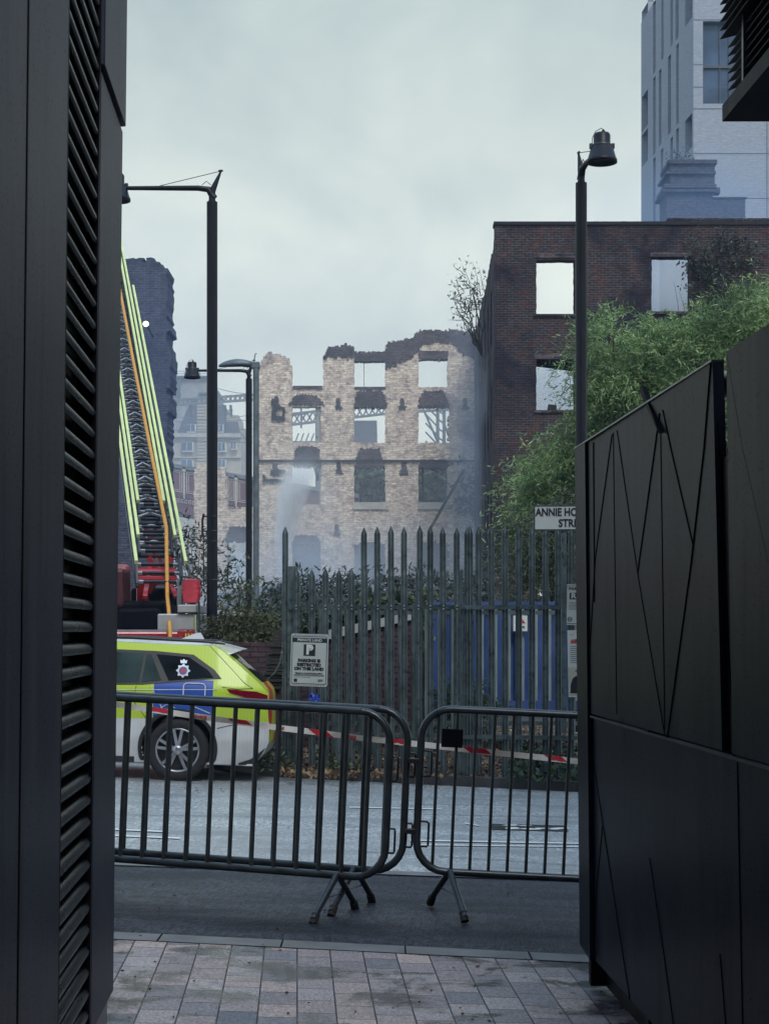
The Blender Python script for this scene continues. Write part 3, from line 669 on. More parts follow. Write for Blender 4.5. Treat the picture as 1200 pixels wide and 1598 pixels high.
# lower fence further back
f2 = thing('palisade_fence', 'lower palisade fence standing behind, only its pale tops and upright edges showing', 'fence', (1.2, 19.6, .1))
Y2 = 19.8
xx = X(500, Y2)
while xx < X(1000, Y2):
    pale_mb(xx, Y2, gz(xx, Y2) + zl, Z(941, Y2), .055).build('pale', 'galv_light' if xx > X(665, Y2) else 'galv', f2, True); xx += .158
mb = MB(); mb.bar((X(495, Y2), Y2 + .03, Z(956, Y2)), (X(1000, Y2), Y2 + .03, Z(956, Y2)), .03, .05); mb.bar((X(495, Y2), Y2 + .03, .5), (X(1000, Y2), Y2 + .03, .5), .03, .05); mb.build('rail', 'galv', f2, True)

# ------------------------------------------------------------------ signs on the fence
def plate(mb, w_, h, r=.02, th=.004, y=0, n=4):
    pts = []
    for cx_, cz_, a0 in ((w_ / 2 - r, h / 2 - r, 0), (-w_ / 2 + r, h / 2 - r, 90), (-w_ / 2 + r, -h / 2 + r, 180), (w_ / 2 - r, -h / 2 + r, 270)):
        for i in range(n + 1): t = R(a0 + 90 * i / n); pts.append((cx_ + r * math.cos(t), cz_ + r * math.sin(t)))
    mb.prism(pts, y, y + th); return mb
def ringp(mb, w_, h, t_, y, th=.0015):
    for a in ((-w_ / 2, w_ / 2, h / 2 - t_, h / 2), (-w_ / 2, w_ / 2, -h / 2, -h / 2 + t_), (-w_ / 2, -w_ / 2 + t_, -h / 2 + t_, h / 2 - t_), (w_ / 2 - t_, w_ / 2, -h / 2 + t_, h / 2 - t_)):
        mb.box(a[0], a[1], y, y + th, a[2], a[3])
    return mb
ys = 17.42
s1 = thing('parking_sign', 'grey private land parking sign with a P symbol fixed on the low pales', 'sign', tuple(P(482.5, 1030.5, ys)), (0, R(1.8), R(-9)))
plate(MB(), .396, .548).build('plate', 'sign_grey', s1)
mb = MB(); ringp(mb, .372, .50, .006, -.0015); mb.box(-.186, .186, -.0016, 0, .186, .232); mb.box(-.062, .062, -.0018, 0, .045, .165); mb.build('panel', 'sign_black', s1)
mb = MB()
for i in range(13): mb.box(-.165 + i * .0265, -.150 + i * .0265, -.0016, 0, .258, .263); mb.box(-.165 + i * .0265, -.150 + i * .0265, -.0016, 0, -.264, -.259)
for z, a, b in ((-.157, -.16, .165), (-.166, -.16, .165), (-.181, -.16, .02)): mb.box(a, b, -.0014, 0, z, z + .004)
mb.box(-.158, -.122, -.0014, 0, -.232, -.198); mb.box(.088, .16, -.0014, 0, -.222, -.220); mb.box(.098, .155, -.0014, 0, -.2, -.198); mb.build('fine_print', 'sign_black', s1)
letters('PRIVATE LAND', .027, 'sign_white', s1, (0, -.003, .208), .0007, 1.05)
letters('P', .098, 'sign_white', s1, (0, -.003, .105), .006, 1.05)
mb = MB(); mb.lathe([(0, -.0012), (.016, -.0010), (.017, 0)], (.006, -.0045, .122), 'y', 14); mb.build('disc', 'sign_grey', s1)
for t_, z in (('PARKING IS', -.006), ('RESTRICTED', -.050), ('ON THIS LAND', -.092)): letters(t_, .031, 'sign_black', s1, (0, -.002, z), .0030, 1.06)
letters('TERMS & CONDITIONS APPLY', .016, 'sign_black', s1, (0, -.002, -.140), .0006, 1.0)
letters('KIP', .02, 'sign_black', s1, (.126, -.002, -.210), .0004, 1.2)
ysn = 17.0
s2 = thing('street_sign', 'white street name plate with black border and capitals above the fence', 'sign', tuple(P(895, 808, ysn)), (0, R(0), R(-4)))
kx = ysn / F
W_, H_ = 124 * kx, 40 * kx
plate(MB(), W_, H_, .006, .012).build('plate', 'sign_white', s2); mb = MB(); ringp(mb, W_ - .004, H_ - .004, .012, -.002); mb.build('border', 'sign_black', s2)
letters('ANNIE HORNIMAN', .080, 'sign_black', s2, (0, -.003, .055), .0028, .80); letters('STREET', .080, 'sign_black', s2, (0, -.003, -.058), .0028, .84)
mb = MB()
for dx in (-.12, .33): mb.box(dx, dx + .05, .014, .06, -2.2, .10)
mb.build('post', 'galv', s2)
s3 = thing('parking_sign', 'grey parking rules sign half hidden by the steel wall edge', 'sign', tuple(P(903, 944, 17.2)), (0, R(1), R(-6)))
plate(MB(), .27, .42).build('plate', 'sign_grey', s3); mb = MB(); ringp(mb, .255, .395, .005, -.0015); mb.box(-.095, -.012, -.0014, -.0002, .055, .125)
for i in range(6): mb.box(-.1, .1, -.0014, 0, .02 - i * .014, .023 - i * .014)
mb.build('panel', 'sign_black', s3)
letters('PARKING', .030, 'sign_black', s3, (-.004, -.002, .165), .001, 1.15); letters('R', .055, 'sign_grey', s3, (-.054, -.003, .09), .003, 1.1)
mb = MB(); mb.lathe([(.018, -.0014), (.024, -.0014), (.024, 0)], (-.088, -.001, -.150), 'y', 16); mb.box(-.105, -.071, -.002, 0, -.153, -.147); mb.build('symbol', 'sign_black', s3)
s4 = thing('poster', 'cream printed poster with a red heading and a figure in a dark cloak', 'poster', tuple(P(906, 1035, 17.15)), (0, R(-1), R(-6)))
mb = MB(); mb.box(-.13, .13, 0, .004, -.35, .34); mb.build('sheet', 'sign_white', s4)
mb = MB(); mb.box(-.13, .13, -.001, 0, -.335, -.045); mb.build('picture', 'poster_cream', s4)
letters('ANNIE', .042, 'sign_red', s4, (-.045, -.002, .222), .003, .62)
mb = MB()
for i in range(9): mb.box(-.105, -.01, -.0012, 0, .17 - i * .021, .176 - i * .021)
mb.build('fine_print', 'slate', s4)
mb = MB(); mb.box(-.105, -.07, -.0012, 0, .29, .294); mb.build('byline', 'slate', s4)
mb = MB(); mb.prism([(-.11, -.31), (-.105, -.22), (-.085, -.16), (-.055, -.135), (-.02, -.13), (.02, -.14), (.05, -.18), (.06, -.31)], -.003, -.0012)
mb.prism([(-.062, -.085), (-.04, -.07), (-.03, -.055), (.0, -.055), (.02, -.072), (.03, -.085)], -.003, -.0012); mb.build('cloak', 'sign_black', s4)
mb = MB(); mb.prism([(-.03, -.13), (-.036, -.105), (-.03, -.086), (.0, -.086), (.006, -.105), (.0, -.13)], -.0028, -.0012); mb.build('face', 'poster_cream', s4)
s5 = thing('warning_sign', 'small white warning sign with a red triangle on the blue container', 'sign', tuple(P(812, 973, 21.3)), (0, 0, 0))
mb = MB(); mb.box(-.09, .09, 0, .005, -.10, .10); mb.build('plate', 'sign_white', s5)
mb = MB(); mb.prism([(-.07, .0), (.07, .0), (0, .085)], -.002, -.0005); mb.build('triangle', 'sign_red', s5)
letters('DANGER', .026, 'sign_black', s5, (0, -.002, -.05), .001, .8)
# ------------------------------------------------------------------ police estate car
def livery():
    m, nt, b = newmat('livery'); v = objv(nt); s = N(nt, 'ShaderNodeSeparateXYZ'); nt.links.new(v, s.inputs[0]); x, y, z = s.outputs
    blk = math_(nt, 'MODULO', math_(nt, 'FLOOR', math_(nt, 'DIVIDE', math_(nt, 'ADD', x, -.64 + 1.2), .6)), 2)
    blk = math_(nt, 'LESS_THAN', blk, .5)
    blk = math_(nt, 'MULTIPLY', blk, math_(nt, 'GREATER_THAN', x, .63)); blk = math_(nt, 'MULTIPLY', blk, math_(nt, 'LESS_THAN', x, 3.9))
    belt = math_(nt, 'LESS_THAN', z, 1.035); blk = math_(nt, 'MULTIPLY', blk, belt)
    c = mixc(nt, blk, (.46, .62, .05), (.02, .08, .38))
    ab = math_(nt, 'ABSOLUTE', y)
    low = math_(nt, 'MAXIMUM', math_(nt, 'LESS_THAN', z, .625), math_(nt, 'MULTIPLY', math_(nt, 'GREATER_THAN', z, 1.388), math_(nt, 'LESS_THAN', ab, .685)))
    low = math_(nt, 'MAXIMUM', low, math_(nt, 'MULTIPLY', math_(nt, 'GREATER_THAN', x, 3.5), math_(nt, 'LESS_THAN', ab, .74)))
    c = mixc(nt, low, c, (.60, .62, .64))
    # fine ribbing of the retroreflective film, door gaps, grime
    rib = math_(nt, 'GREATER_THAN', math_(nt, 'FRACT', math_(nt, 'MULTIPLY', x, 28)), .86)
    c = mixc(nt, math_(nt, 'MULTIPLY', rib, .12), c, (.1, .12, .02))
    for gx in (2.28, 3.28):
        c = mixc(nt, math_(nt, 'MULTIPLY', math_(nt, 'LESS_THAN', math_(nt, 'ABSOLUTE', math_(nt, 'SUBTRACT', x, gx)), .004), math_(nt, 'GREATER_THAN', z, .3)), c, (.01, .01, .01))
    c = mixc(nt, math_(nt, 'MULTIPLY', ramp(nt, tnoise(nt, v, 3, 6), .45, .7), math_(nt, 'MULTIPLY_ADD', z, -.35, .40)), c, (.10, .10, .10))
    nt.links.new(c, b.inputs['Base Color']); b.inputs['Roughness'].default_value = .4; b.inputs['Coat Weight'].default_value = .3; b.inputs['Coat Roughness'].default_value = .05
livery()
def stripes(name, c1, c2, wdt, ax=1, bx=1, white_below=None, lo=None):
    m, nt, b = newmat(name); v = objv(nt); s = N(nt, 'ShaderNodeSeparateXYZ'); nt.links.new(v, s.inputs[0])
    t = math_(nt, 'ADD', math_(nt, 'MULTIPLY', s.outputs[0 if ax == 0 else 1], bx), s.outputs[2])
    f = math_(nt, 'GREATER_THAN', math_(nt, 'FRACT', math_(nt, 'DIVIDE', math_(nt, 'ADD', t, 40), wdt)), .5)
    c = mixc(nt, f, c1, c2)
    if white_below: c = mixc(nt, math_(nt, 'GREATER_THAN', s.outputs[2], 1.03), c, c1)
    if white_below: c = mixc(nt, math_(nt, 'LESS_THAN', s.outputs[2], white_below), c, (.60, .62, .64))
    nt.links.new(c, b.inputs['Base Color']); b.inputs['Roughness'].default_value = .35; b.inputs['Coat Weight'].default_value = .4
stripes('rear_chevrons', (.46, .62, .05), (.55, .04, .03), .62, 1, 1, .40)
stripes('truck_chevrons', (.50, .62, .03), (.32, .012, .03), .42, 0, -1)
plain('car_glass', (.035, .055, .055), .04, 0, .5, 2.5, 0, coat=1, spec=1)
plain('car_glass_dark', (.012, .016, .02), .04, 0, .5, 2.5, 0, coat=.6)
Yc = 16.95
car = thing('police_car', 'white estate police car with yellow and blue checks seen from its rear side', 'car', (-1.16, Yc + .9, gz(-1.1, Yc) + .0), (0, R(-2.0), R(181.5)))
Lc = 4.64
ztopP = [(0, 1.385), (.6, 1.385), (1.5, 1.40), (2.5, 1.39), (3.0, 1.33), (3.75, 1.0), (4.2, .90), (4.5, .80), (4.64, .68)]
xrP = [(.18, .24), (.30, .11), (.42, .06), (.58, .06), (.70, .075), (.88, .09), (.95, .11), (1.02, .18), (1.22, .42), (1.33, .56), (1.385, .66)]
def hw(x, z):
    h = .84 + .055 * min(1, max(0, (z - .18) / .25)) if z < .43 else .895
    if z > .60: h += .012 * math.sin((z - .6) / .35 * math.pi) if z < .95 else 0
    if z > .95: h -= (z - .95) * .40
    t = max(0, (.75 - x) / .75); h -= .12 * t * t; t = max(0, (x - 3.85) / .79); h -= .2 * t * t
    return h
NU, NV = 150, 46
def sp(i, j, s_):
    u = i / NU; v = j / NV; x0 = u * Lc; zt_ = pl(ztopP, x0); zb_ = .18; z = zb_ + (zt_ - zb_) * v; xr = pl(xrP, z)
    x = xr + (Lc - xr) * u; return (x, s_ * hw(x, z), z)
WXS = (.98, 3.71)
mb = MB(); mb.sm = True
for s_ in (1, -1):
    vs = [sp(i, j, s_) for i in range(NU + 1) for j in range(NV + 1)]; fs = []
    for i in range(NU):
        for j in range(NV):
            q = [i * (NV + 1) + j, (i + 1) * (NV + 1) + j, (i + 1) * (NV + 1) + j + 1, i * (NV + 1) + j + 1]
            cx_ = sum(vs[k][0] for k in q) / 4; cz_ = sum(vs[k][2] for k in q) / 4
            if any((cx_ - wx) ** 2 + (cz_ - .33) ** 2 < .375 ** 2 for wx in WXS): continue
            fs.append(tuple(q))
    mb.add(vs, fs)
vs = []; fs = []; NR = 14
for i in range(NU + 1):
    a = sp(i, NV, 1)
    for k in range(NR + 1):
        t = -1 + 2 * k / NR; vs.append((a[0], a[1] * t, a[2] + .035 * (1 - abs(t) ** 2.6) * (1 if a[2] > 1.2 else .8)))
for i in range(NU):
    for k in range(NR): a = i * (NR + 1) + k; fs.append((a, a + 1, a + NR + 2, a + NR + 1))
mb.add(vs, fs)
vs = []; fs = []
for j in range(NV + 1):
    a = sp(NU, j, 1)
    for k in range(NR + 1): t = -1 + 2 * k / NR; vs.append((a[0] + .12 * (1 - t * t), a[1] * t, a[2]))
for j in range(NV):
    for k in range(NR): a = j * (NR + 1) + k; fs.append((a, a + 1, a + NR + 2, a + NR + 1))
mb.add(vs, fs); mb.build('body', 'livery', car)
mb = MB(); mb.sm = True; vs = []; fs = []
for j in range(NV + 1):
    a = sp(0, j, 1)
    for k in range(NR + 1): t = -1 + 2 * k / NR; vs.append((a[0] - .05 * (1 - t * t), a[1] * t, a[2] + (.035 * (1 - t * t) if j == NV else 0)))
for j in range(NV):
    for k in range(NR): a = j * (NR + 1) + k; fs.append((a, a + 1, a + NR + 2, a + NR + 1))
mb.add(vs, fs); mb.sm = False; mb.box(.2, 4.5, -.8, .8, .17, .19); mb.build('tailgate', 'rear_chevrons', car)
def side_poly(nm, mat, pts, off, s_=1, parent=car):
    vs = [(x, s_ * (hw(x, z) + off), z) for x, z in pts]; n = len(vs); vs2 = [(x, s_ * (hw(x, z) + off - .004), z) for x, z in pts]
    mb = MB(); mb.add(vs + vs2, [tuple(range(n)), tuple(range(2 * n - 1, n - 1, -1))] + [(i, i + n, (i + 1) % n + n, (i + 1) % n) for i in range(n)]); return mb.build(nm, mat, parent)
for s_ in (1, -1):
    side_poly('window_trim', 'black_trim', [(.56, 1.055), (.64, 1.145), (.86, 1.29), (1.25, 1.315), (2.2, 1.325), (2.75, 1.30), (3.35, 1.03), (3.4, .955), (2.3, .935), (1.35, .972), (1.1, 1.0)], .006, s_)
    side_poly('window', 'car_glass_dark', [(.645, 1.068), (.70, 1.135), (.905, 1.262), (1.235, 1.283), (1.095, 1.022)], .011, s_)
    side_poly('window', 'car_glass', [(1.17, 1.024), (1.29, 1.282), (1.335, 1.286), (1.37, .999)], .011, s_)
    side_poly('window', 'car_glass', [(1.395, .998), (1.36, 1.286), (2.17, 1.30), (2.22, .96)], .011, s_)
    side_poly('window', 'car_glass', [(2.33, .956), (2.30, 1.298), (2.72, 1.275), (3.28, 1.02), (3.30, .965)], .011, s_)
    # tail lamp wrapping onto the side
    side_poly('tail_lamp', 'lamp_red', [(.085, .90), (.09, .82), (.30, .865), (.47, .915), (.50, .955), (.20, .935)], .010, s_)
    side_poly('lamp_surround', 'hi_vis', [(.08, .93), (.085, .80), (.30, .845), (.49, .905), (.53, .965), (.20, .95)], .005, s_)
    side_poly('sill', 'black_trim', [(1.42, .175), (1.42, .235), (3.28, .235), (3.28, .175)], .006, s_)
    side_poly('diffuser', 'black_trim', [(.20, .18), (.09, .36), (.24, .24), (.36, .20), (.36, .18)], .008, s_)
    side_poly('headlight', 'alloy', [(4.30, .66), (4.25, .72), (4.56, .70), (4.58, .64)], .010, s_)
    mb = MB(); mb.tube([(.55, s_ * .66, 1.41), (.75, s_ * .69, 1.428), (1.5, s_ * .705, 1.442), (2.3, s_ * .70, 1.432), (2.62, s_ * .68, 1.41)], [.010, .015, .016, .015, .01], 8); mb.build('roof_rail', 'black_trim', car)
mb = MB(); mb.prism([(.80, .52 + .11), (.80, .52), (.79, .5)], 0, .001) if False else None
pts = [(.72, .88), (.72, .975), (.735, .993), (.76, 1.0), (.90, 1.0), (.925, .993), (.94, .975), (.94, .88)]
mb = MB(); mb.tube([(x, hw(x, z) + .006, z) for x, z in pts], .006, 6); mb.build('fuel_flap', 'white_paint', car)
for pts in ([(.66, .700), (.83, .765)], [(.60, .945), (1.7, .905)], [(1.27, .96), (1.13, .70)], [(1.02, .745), (1.10, .78), (1.16, .74)]):
    mb = MB(); mb.tube([(x, hw(x, z) + .004, z) for x, z in pts], .0045, 5); mb.build('outline_and_glint', 'white_paint', car)  # white lines; the long one imitates the body crease catching light
for pts in ([(.70, 1.385), (.56, 1.25), (.33, 1.02), (.24, .965)], [(.12, .60), (.45, .585), (.585, .55)], [(.24, .965), (.40, .955), (.55, .97)], [(1.42, .955), (1.44, .80), (1.30, .62), (1.27, .58)], [(2.28, .94), (2.30, .3)]):
    for s_ in (1, -1): mb = MB(); mb.tube([(x, s_ * (hw(x, z) + .001), z) for x, z in pts], .0038, 5); mb.build('panel_gap', 'black_trim', car)
# police crest on the quarter glass
def crest(x, z, r):
    y = hw(x, z) + .016
    bt = Matrix.Rotation(R(-20), 3, 'X')
    pts = []
    for i in range(16): t = R(i * 22.5); rr = r * (1 if i % 2 == 0 else .72); pts.append((x + rr * math.cos(t), z + rr * math.sin(t)))
    def slab(p, o0, o1): return [(a, hw(a, b_) + o0, b_) for a, b_ in p] + [(a, hw(a, b_) + o1, b_) for a, b_ in p]
    def add(p, o0, o1, nm, mat):
        n = len(p); mb = MB(); mb.add(slab(p, o0, o1), [tuple(range(n)), tuple(range(2 * n - 1, n - 1, -1))] + [(i, i + n, (i + 1) % n + n, (i + 1) % n) for i in range(n)]); return mb.build(nm, mat, badge)
    n = 16; mb = MB(); mb.add(slab(pts, .012, .014), [tuple(range(n)), tuple(range(2 * n - 1, n - 1, -1))] + [(i, i + n, (i + 1) % n + n, (i + 1) % n) for i in range(n)]); badge = mb.build('crest', 'badge_silver', car)
    add([(x + r * .55 * math.cos(t), z + r * .55 * math.sin(t)) for t in np.linspace(0, 2 * math.pi, 17)[:-1]], .0145, .016, 'ring', 'police_blue')
    add([(x + r * .36 * math.cos(t), z + r * .36 * math.sin(t)) for t in np.linspace(0, 2 * math.pi, 13)[:-1]], .0165, .018, 'disc', 'sign_red')
    add([(x - .03, z + r), (x - .036, z + r + .035), (x - .018, z + r + .026), (x, z + r + .045), (x + .018, z + r + .026), (x + .036, z + r + .035), (x + .03, z + r)], .012, .016, 'crown_shape', 'badge_silver')
crest(.955, 1.125, .075)
# spoiler, rear glass, fin
mb = MB(); mb.hexa([(.66, -.60, 1.385), (.40, -.56, 1.335), (.40, .56, 1.335), (.66, .60, 1.385), (.70, -.60, 1.425), (.385, -.56, 1.352), (.385, .56, 1.352), (.70, .60, 1.425)]); mb.build('spoiler', 'white_paint', car)
mb = MB(); mb.hexa([(.70, .61, 1.25), (.62, .66, 1.25), (.62, .66, 1.25), (.70, .61, 1.25), (.66, .59, 1.40), (.40, .575, 1.345), (.40, .55, 1.345), (.66, .55, 1.40)]); mb.build('spoiler_side', 'white_paint', car)
mb = MB()
def rg(z, y): return (pl(xrP, z) - .05 * (1 - (y / .75) ** 2) - .012, y, z)
zz = [1.03, 1.1, 1.2, 1.3, 1.345]; yy = [-.58, -.4, -.2, 0, .2, .4, .58]
vs = [rg(z, y * (1 - .12 * (z - 1.03) / .3)) for z in zz for y in yy]; mb.sm = True; mb.add(vs, [(a * 7 + b, a * 7 + b + 1, a * 7 + b + 8, a * 7 + b + 7) for a in range(4) for b in range(6)]); mb.build('rear_window', 'car_glass_dark', car)
mb = MB(); mb.prism([(1.06, 1.443), (.82, 1.447), (.835, 1.475), (.86, 1.515), (.90, 1.512)], -.012, .012); mb.build('aerial_fin', 'white_paint', car)
mb = MB(); mb.tube([(.10, .05, 1.06), (.02, .12, 1.12)], .01, 6); mb.build('wiper', 'black_trim', car)
mb = MB(); mb.hexa([(2.3, -.45, 1.44), (2.55, -.45, 1.44), (2.55, .45, 1.44), (2.3, .45, 1.44), (2.33, -.44, 1.53), (2.52, -.44, 1.53), (2.52, .44, 1.53), (2.33, .44, 1.53)]); mb.build('light_bar', 'police_blue', car)
for wx in WXS:
    for s_ in (1, -1):
        yo = s_ * .80; wt = tag(bpy.data.objects.new('wheel', None)); C.objects.link(wt); wt.parent = car; wt.location = (wx, yo, .315); wt.rotation_euler = (0, 0, 0 if s_ > 0 else math.pi)
        mb = MB(); mb.lathe([(.205, -.10), (.28, -.115), (.308, -.10), (.318, -.06), (.318, .05), (.308, .085), (.285, .098), (.235, .098), (.222, .088)], (0, 0, 0), 'y', 48); mb.build('tyre', 'tyre', wt)
        mb = MB(); mb.lathe([(.226, .088), (.222, .096), (.208, .092), (.205, .05), (.205, -.08)], (0, 0, 0), 'y', 48)
        for k in range(5):
            for d_ in (-.20, .20):
                t = 2 * math.pi * k / 5 + .31; t2 = t + d_
                p0 = Vector((.045 * math.cos(t + d_ * .8), .074, .045 * math.sin(t + d_ * .8))); p1 = Vector((.212 * math.cos(t2), .088, .212 * math.sin(t2)))
                mb.bar(p0, p1, .030, .018, (0, 1, 0))
        mb.lathe([(.0, .092), (.022, .092), (.05, .082), (.056, .06)], (0, 0, 0), 'y', 20); mb.build('rim', 'alloy', wt)
        mb = MB(); mb.lathe([(0, .03), (.20, .03)], (0, 0, 0), 'y', 32); mb.build('brake_disc', 'alloy_dark', wt)
        mb = MB(); mb.sm = True; vs = []; n = 30
        for k in range(n + 1):
            t = R(-22 + 224 * k / n)
            for rr, yy_ in ((.362, -.5), (.362, .075), (.368, .096), (.405, .098)):
                xx_, zz_ = wx + rr * math.cos(t), .33 + rr * math.sin(t)
                y_ = .30 if yy_ == -.5 else (hw(xx_, max(.2, zz_)) + (yy_ - .092))
                vs.append((xx_, s_ * y_, max(zz_, .2)))
        mb.add(vs, [(k * 4 + a, k * 4 + a + 1, k * 4 + a + 5, k * 4 + a + 4) for k in range(n) for a in range(3)]); mb.build('wheel_arch', 'black_trim', car)

# ------------------------------------------------------------------ aerial fire appliance
Yt = 25.6
ft = thing('fire_engine', 'red aerial ladder fire engine with chevron rear and raised ladder, parked beyond the police car', 'fire engine', (X(175, Yt), Yt, gz(-4, Yt)))
xl, xr_ = X(52, Yt), X(303, Yt); g0 = gz(-7, Yt)
def trot(mb):
    M_ = Matrix.Translation((xr_, Yt, 0)) @ Matrix.Rotation(R(15.5), 4, 'Z') @ Matrix.Translation((-xr_, -Yt, 0)); mb.v = [tuple(M_ @ Vector(v)) for v in mb.v]; return mb
mb = MB(); mb.bevbox(xl, xr_, Yt + .02, Yt + 8, g0 + .55, Z(986, Yt), .03); trot(mb).build('body', 'truck_red', ft, True)
mb = MB(); mb.box(xl + .02, X(280, Yt), Yt - .012, Yt + .018, g0 + .6, Z(991, Yt)); mb.build('rear_panel', 'truck_chevrons', ft, True)
mb = MB(); mb.bevbox(xl, X(279, Yt), Yt - .04, Yt + .5, Z(990, Yt), Z(983, Yt), .01); mb.build('deck', 'iron_grey', ft, True)
mb = MB(); mb.bevbox(X(245, Yt), X(303, Yt), Yt + .06, Yt + 2.2, Z(984, Yt), Z(958, Yt), .02); mb.build('locker', 'shutter', ft, True)
mb = MB(); mb.bevbox(X(277, Yt), X(306, Yt), Yt + .0, Yt + 2.2, Z(956, Yt), Z(944, Yt), .012); mb.build('locker_top', 'shutter', ft, True)
mb = MB(); mb.box(X(303.5, Yt), X(305.5, Yt), Yt + .04, Yt + .05, Z(984, Yt), Z(960, Yt)); mb.build('marker_strip', 'ladder_yellow', ft, True)
mb = MB(); mb.bevbox(X(278, Yt), X(287, Yt), Yt - .07, Yt + .02, Z(1012, Yt), Z(984, Yt), .015); r_ = mb.build('lamp_cluster', 'truck_red', ft, True)
mb = MB()
for py in (992, 998.5): mb.lathe([(0, -.02), (.025, -.018), (.03, 0)], (X(274, Yt), Yt - .02, Z(py, Yt)), 'y', 12)
mb.build('rear_lamp', 'lamp_red', ft, True)
mb = MB(); mb.box(X(287.5, Yt), X(304, Yt), Yt - .03, Yt + .018, Z(1015, Yt), Z(985, Yt)); mb.build('side_locker', 'truck_red', ft, True)
mb = MB()
for px in (289.5, 294, 299, 303): mb.box(X(px, Yt), X(px + 2, Yt), Yt - .045, Yt - .031, Z(1015, Yt), Z(989, Yt))
mb.build('slats', 'hi_vis', ft, True)
mb = MB(); mb.tube([(X(311, Yt), Yt - .05, Z(1040, Yt)), (X(311, Yt), Yt - .05, Z(940, Yt))], .018, 8); mb.tube([(X(307, Yt), Yt + .1, Z(940, Yt)), (X(311, Yt), Yt - .05, Z(940, Yt))], .018, 8); mb.build('grab_rail', 'barrier_steel', ft, True)
plain('maroon', (.05, .008, .016), .5)
# turntable and control seat with red cover
mb = MB(); mb.lathe([(0, .0), (1.1, .0), (1.1, .12), (.95, .35), (.0, .35)], (X(180, 27.3), 27.6, Z(983, 27.3)), 'z', 28)
mb.bevbox(X(140, 27), X(262, 27), 26.6, 28.4, Z(984, 26.8), Z(938, 26.8), .06); mb.bevbox(X(187, 26.6), X(252, 26.6), 26.3, 26.7, Z(985, 26.6), Z(950, 26.6), .05); mb.build('turntable', 'black_steel', ft, True)
mb = MB(); mb.bevbox(X(150, 27), X(200, 27), 26.5, 27.3, Z(950, 26.8), Z(888, 26.8), .06); mb.build('control_console', 'maroon', ft, True)
bm = bmesh.new(); bmesh.ops.create_grid(bm, x_segments=1, y_segments=1, size=1); bm.free()
mb = MB(); mb.bevbox(X(205, 28), X(283, 28), 27.9, 28.6, Z(985, 28), Z(918, 28), .05); mb.build('boom_base', 'black_steel', ft, True)
mb = MB(); mb.bevbox(X(214, 27.6), X(230, 27.6), 27.5, 27.8, Z(960, 27.6), Z(900, 27.6), .03); mb.bar(P(232, 925, 27.4), P(268, 870, 27.4), .08, .08); mb.bar(P(268, 925, 27.4), P(232, 870, 27.4), .08, .08); mb.build('cradle', 'truck_red', ft, True)
# crumpled cover
mb = MB(); vs = []; n1, n2 = 18, 14; c0 = P(299, 923, 26.2)
for i in range(n1 + 1):
    for j in range(n2):
        t = 2 * math.pi * j / n2; zf = i / n1; sq = lambda a: math.copysign(abs(a) ** .55, a)
        rr = (.13 if 0 < i < n1 else .001); k = 1 + .16 * nz2(j * .7, zf * 4, 1, 3) + .12 * nz2(t * 3, zf * 9, 1, 5)
        vs.append((c0.x + sq(math.cos(t)) * rr * k * (1.05 - .2 * abs(zf - .5)), c0.y + sq(math.sin(t)) * .2 * (1 if rr > .01 else .01), c0.z - .20 + .40 * zf + .015 * nz2(t, i, 2)))
mb.add(vs, [(i * n2 + j, i * n2 + (j + 1) % n2, (i + 1) * n2 + (j + 1) % n2, (i + 1) * n2 + j) for i in range(n1) for j in range(n2)]); mb.build('seat_cover', 'bag_red', ft, True)
mb = MB(); mb.tube([P(281, 912, 26.3), P(283, 900, 26.3), P(297, 900, 26.3), P(299, 907, 26.3)], .022, 8); mb.build('seat_handle', 'black_trim', ft, True)
mb = MB(); mb.bevbox(X(277, 26.4), X(286, 26.4), 26.3, 26.6, Z(948, 26.4), Z(902, 26.4), .02); mb.build('seat_side', 'iron_grey', ft, True)
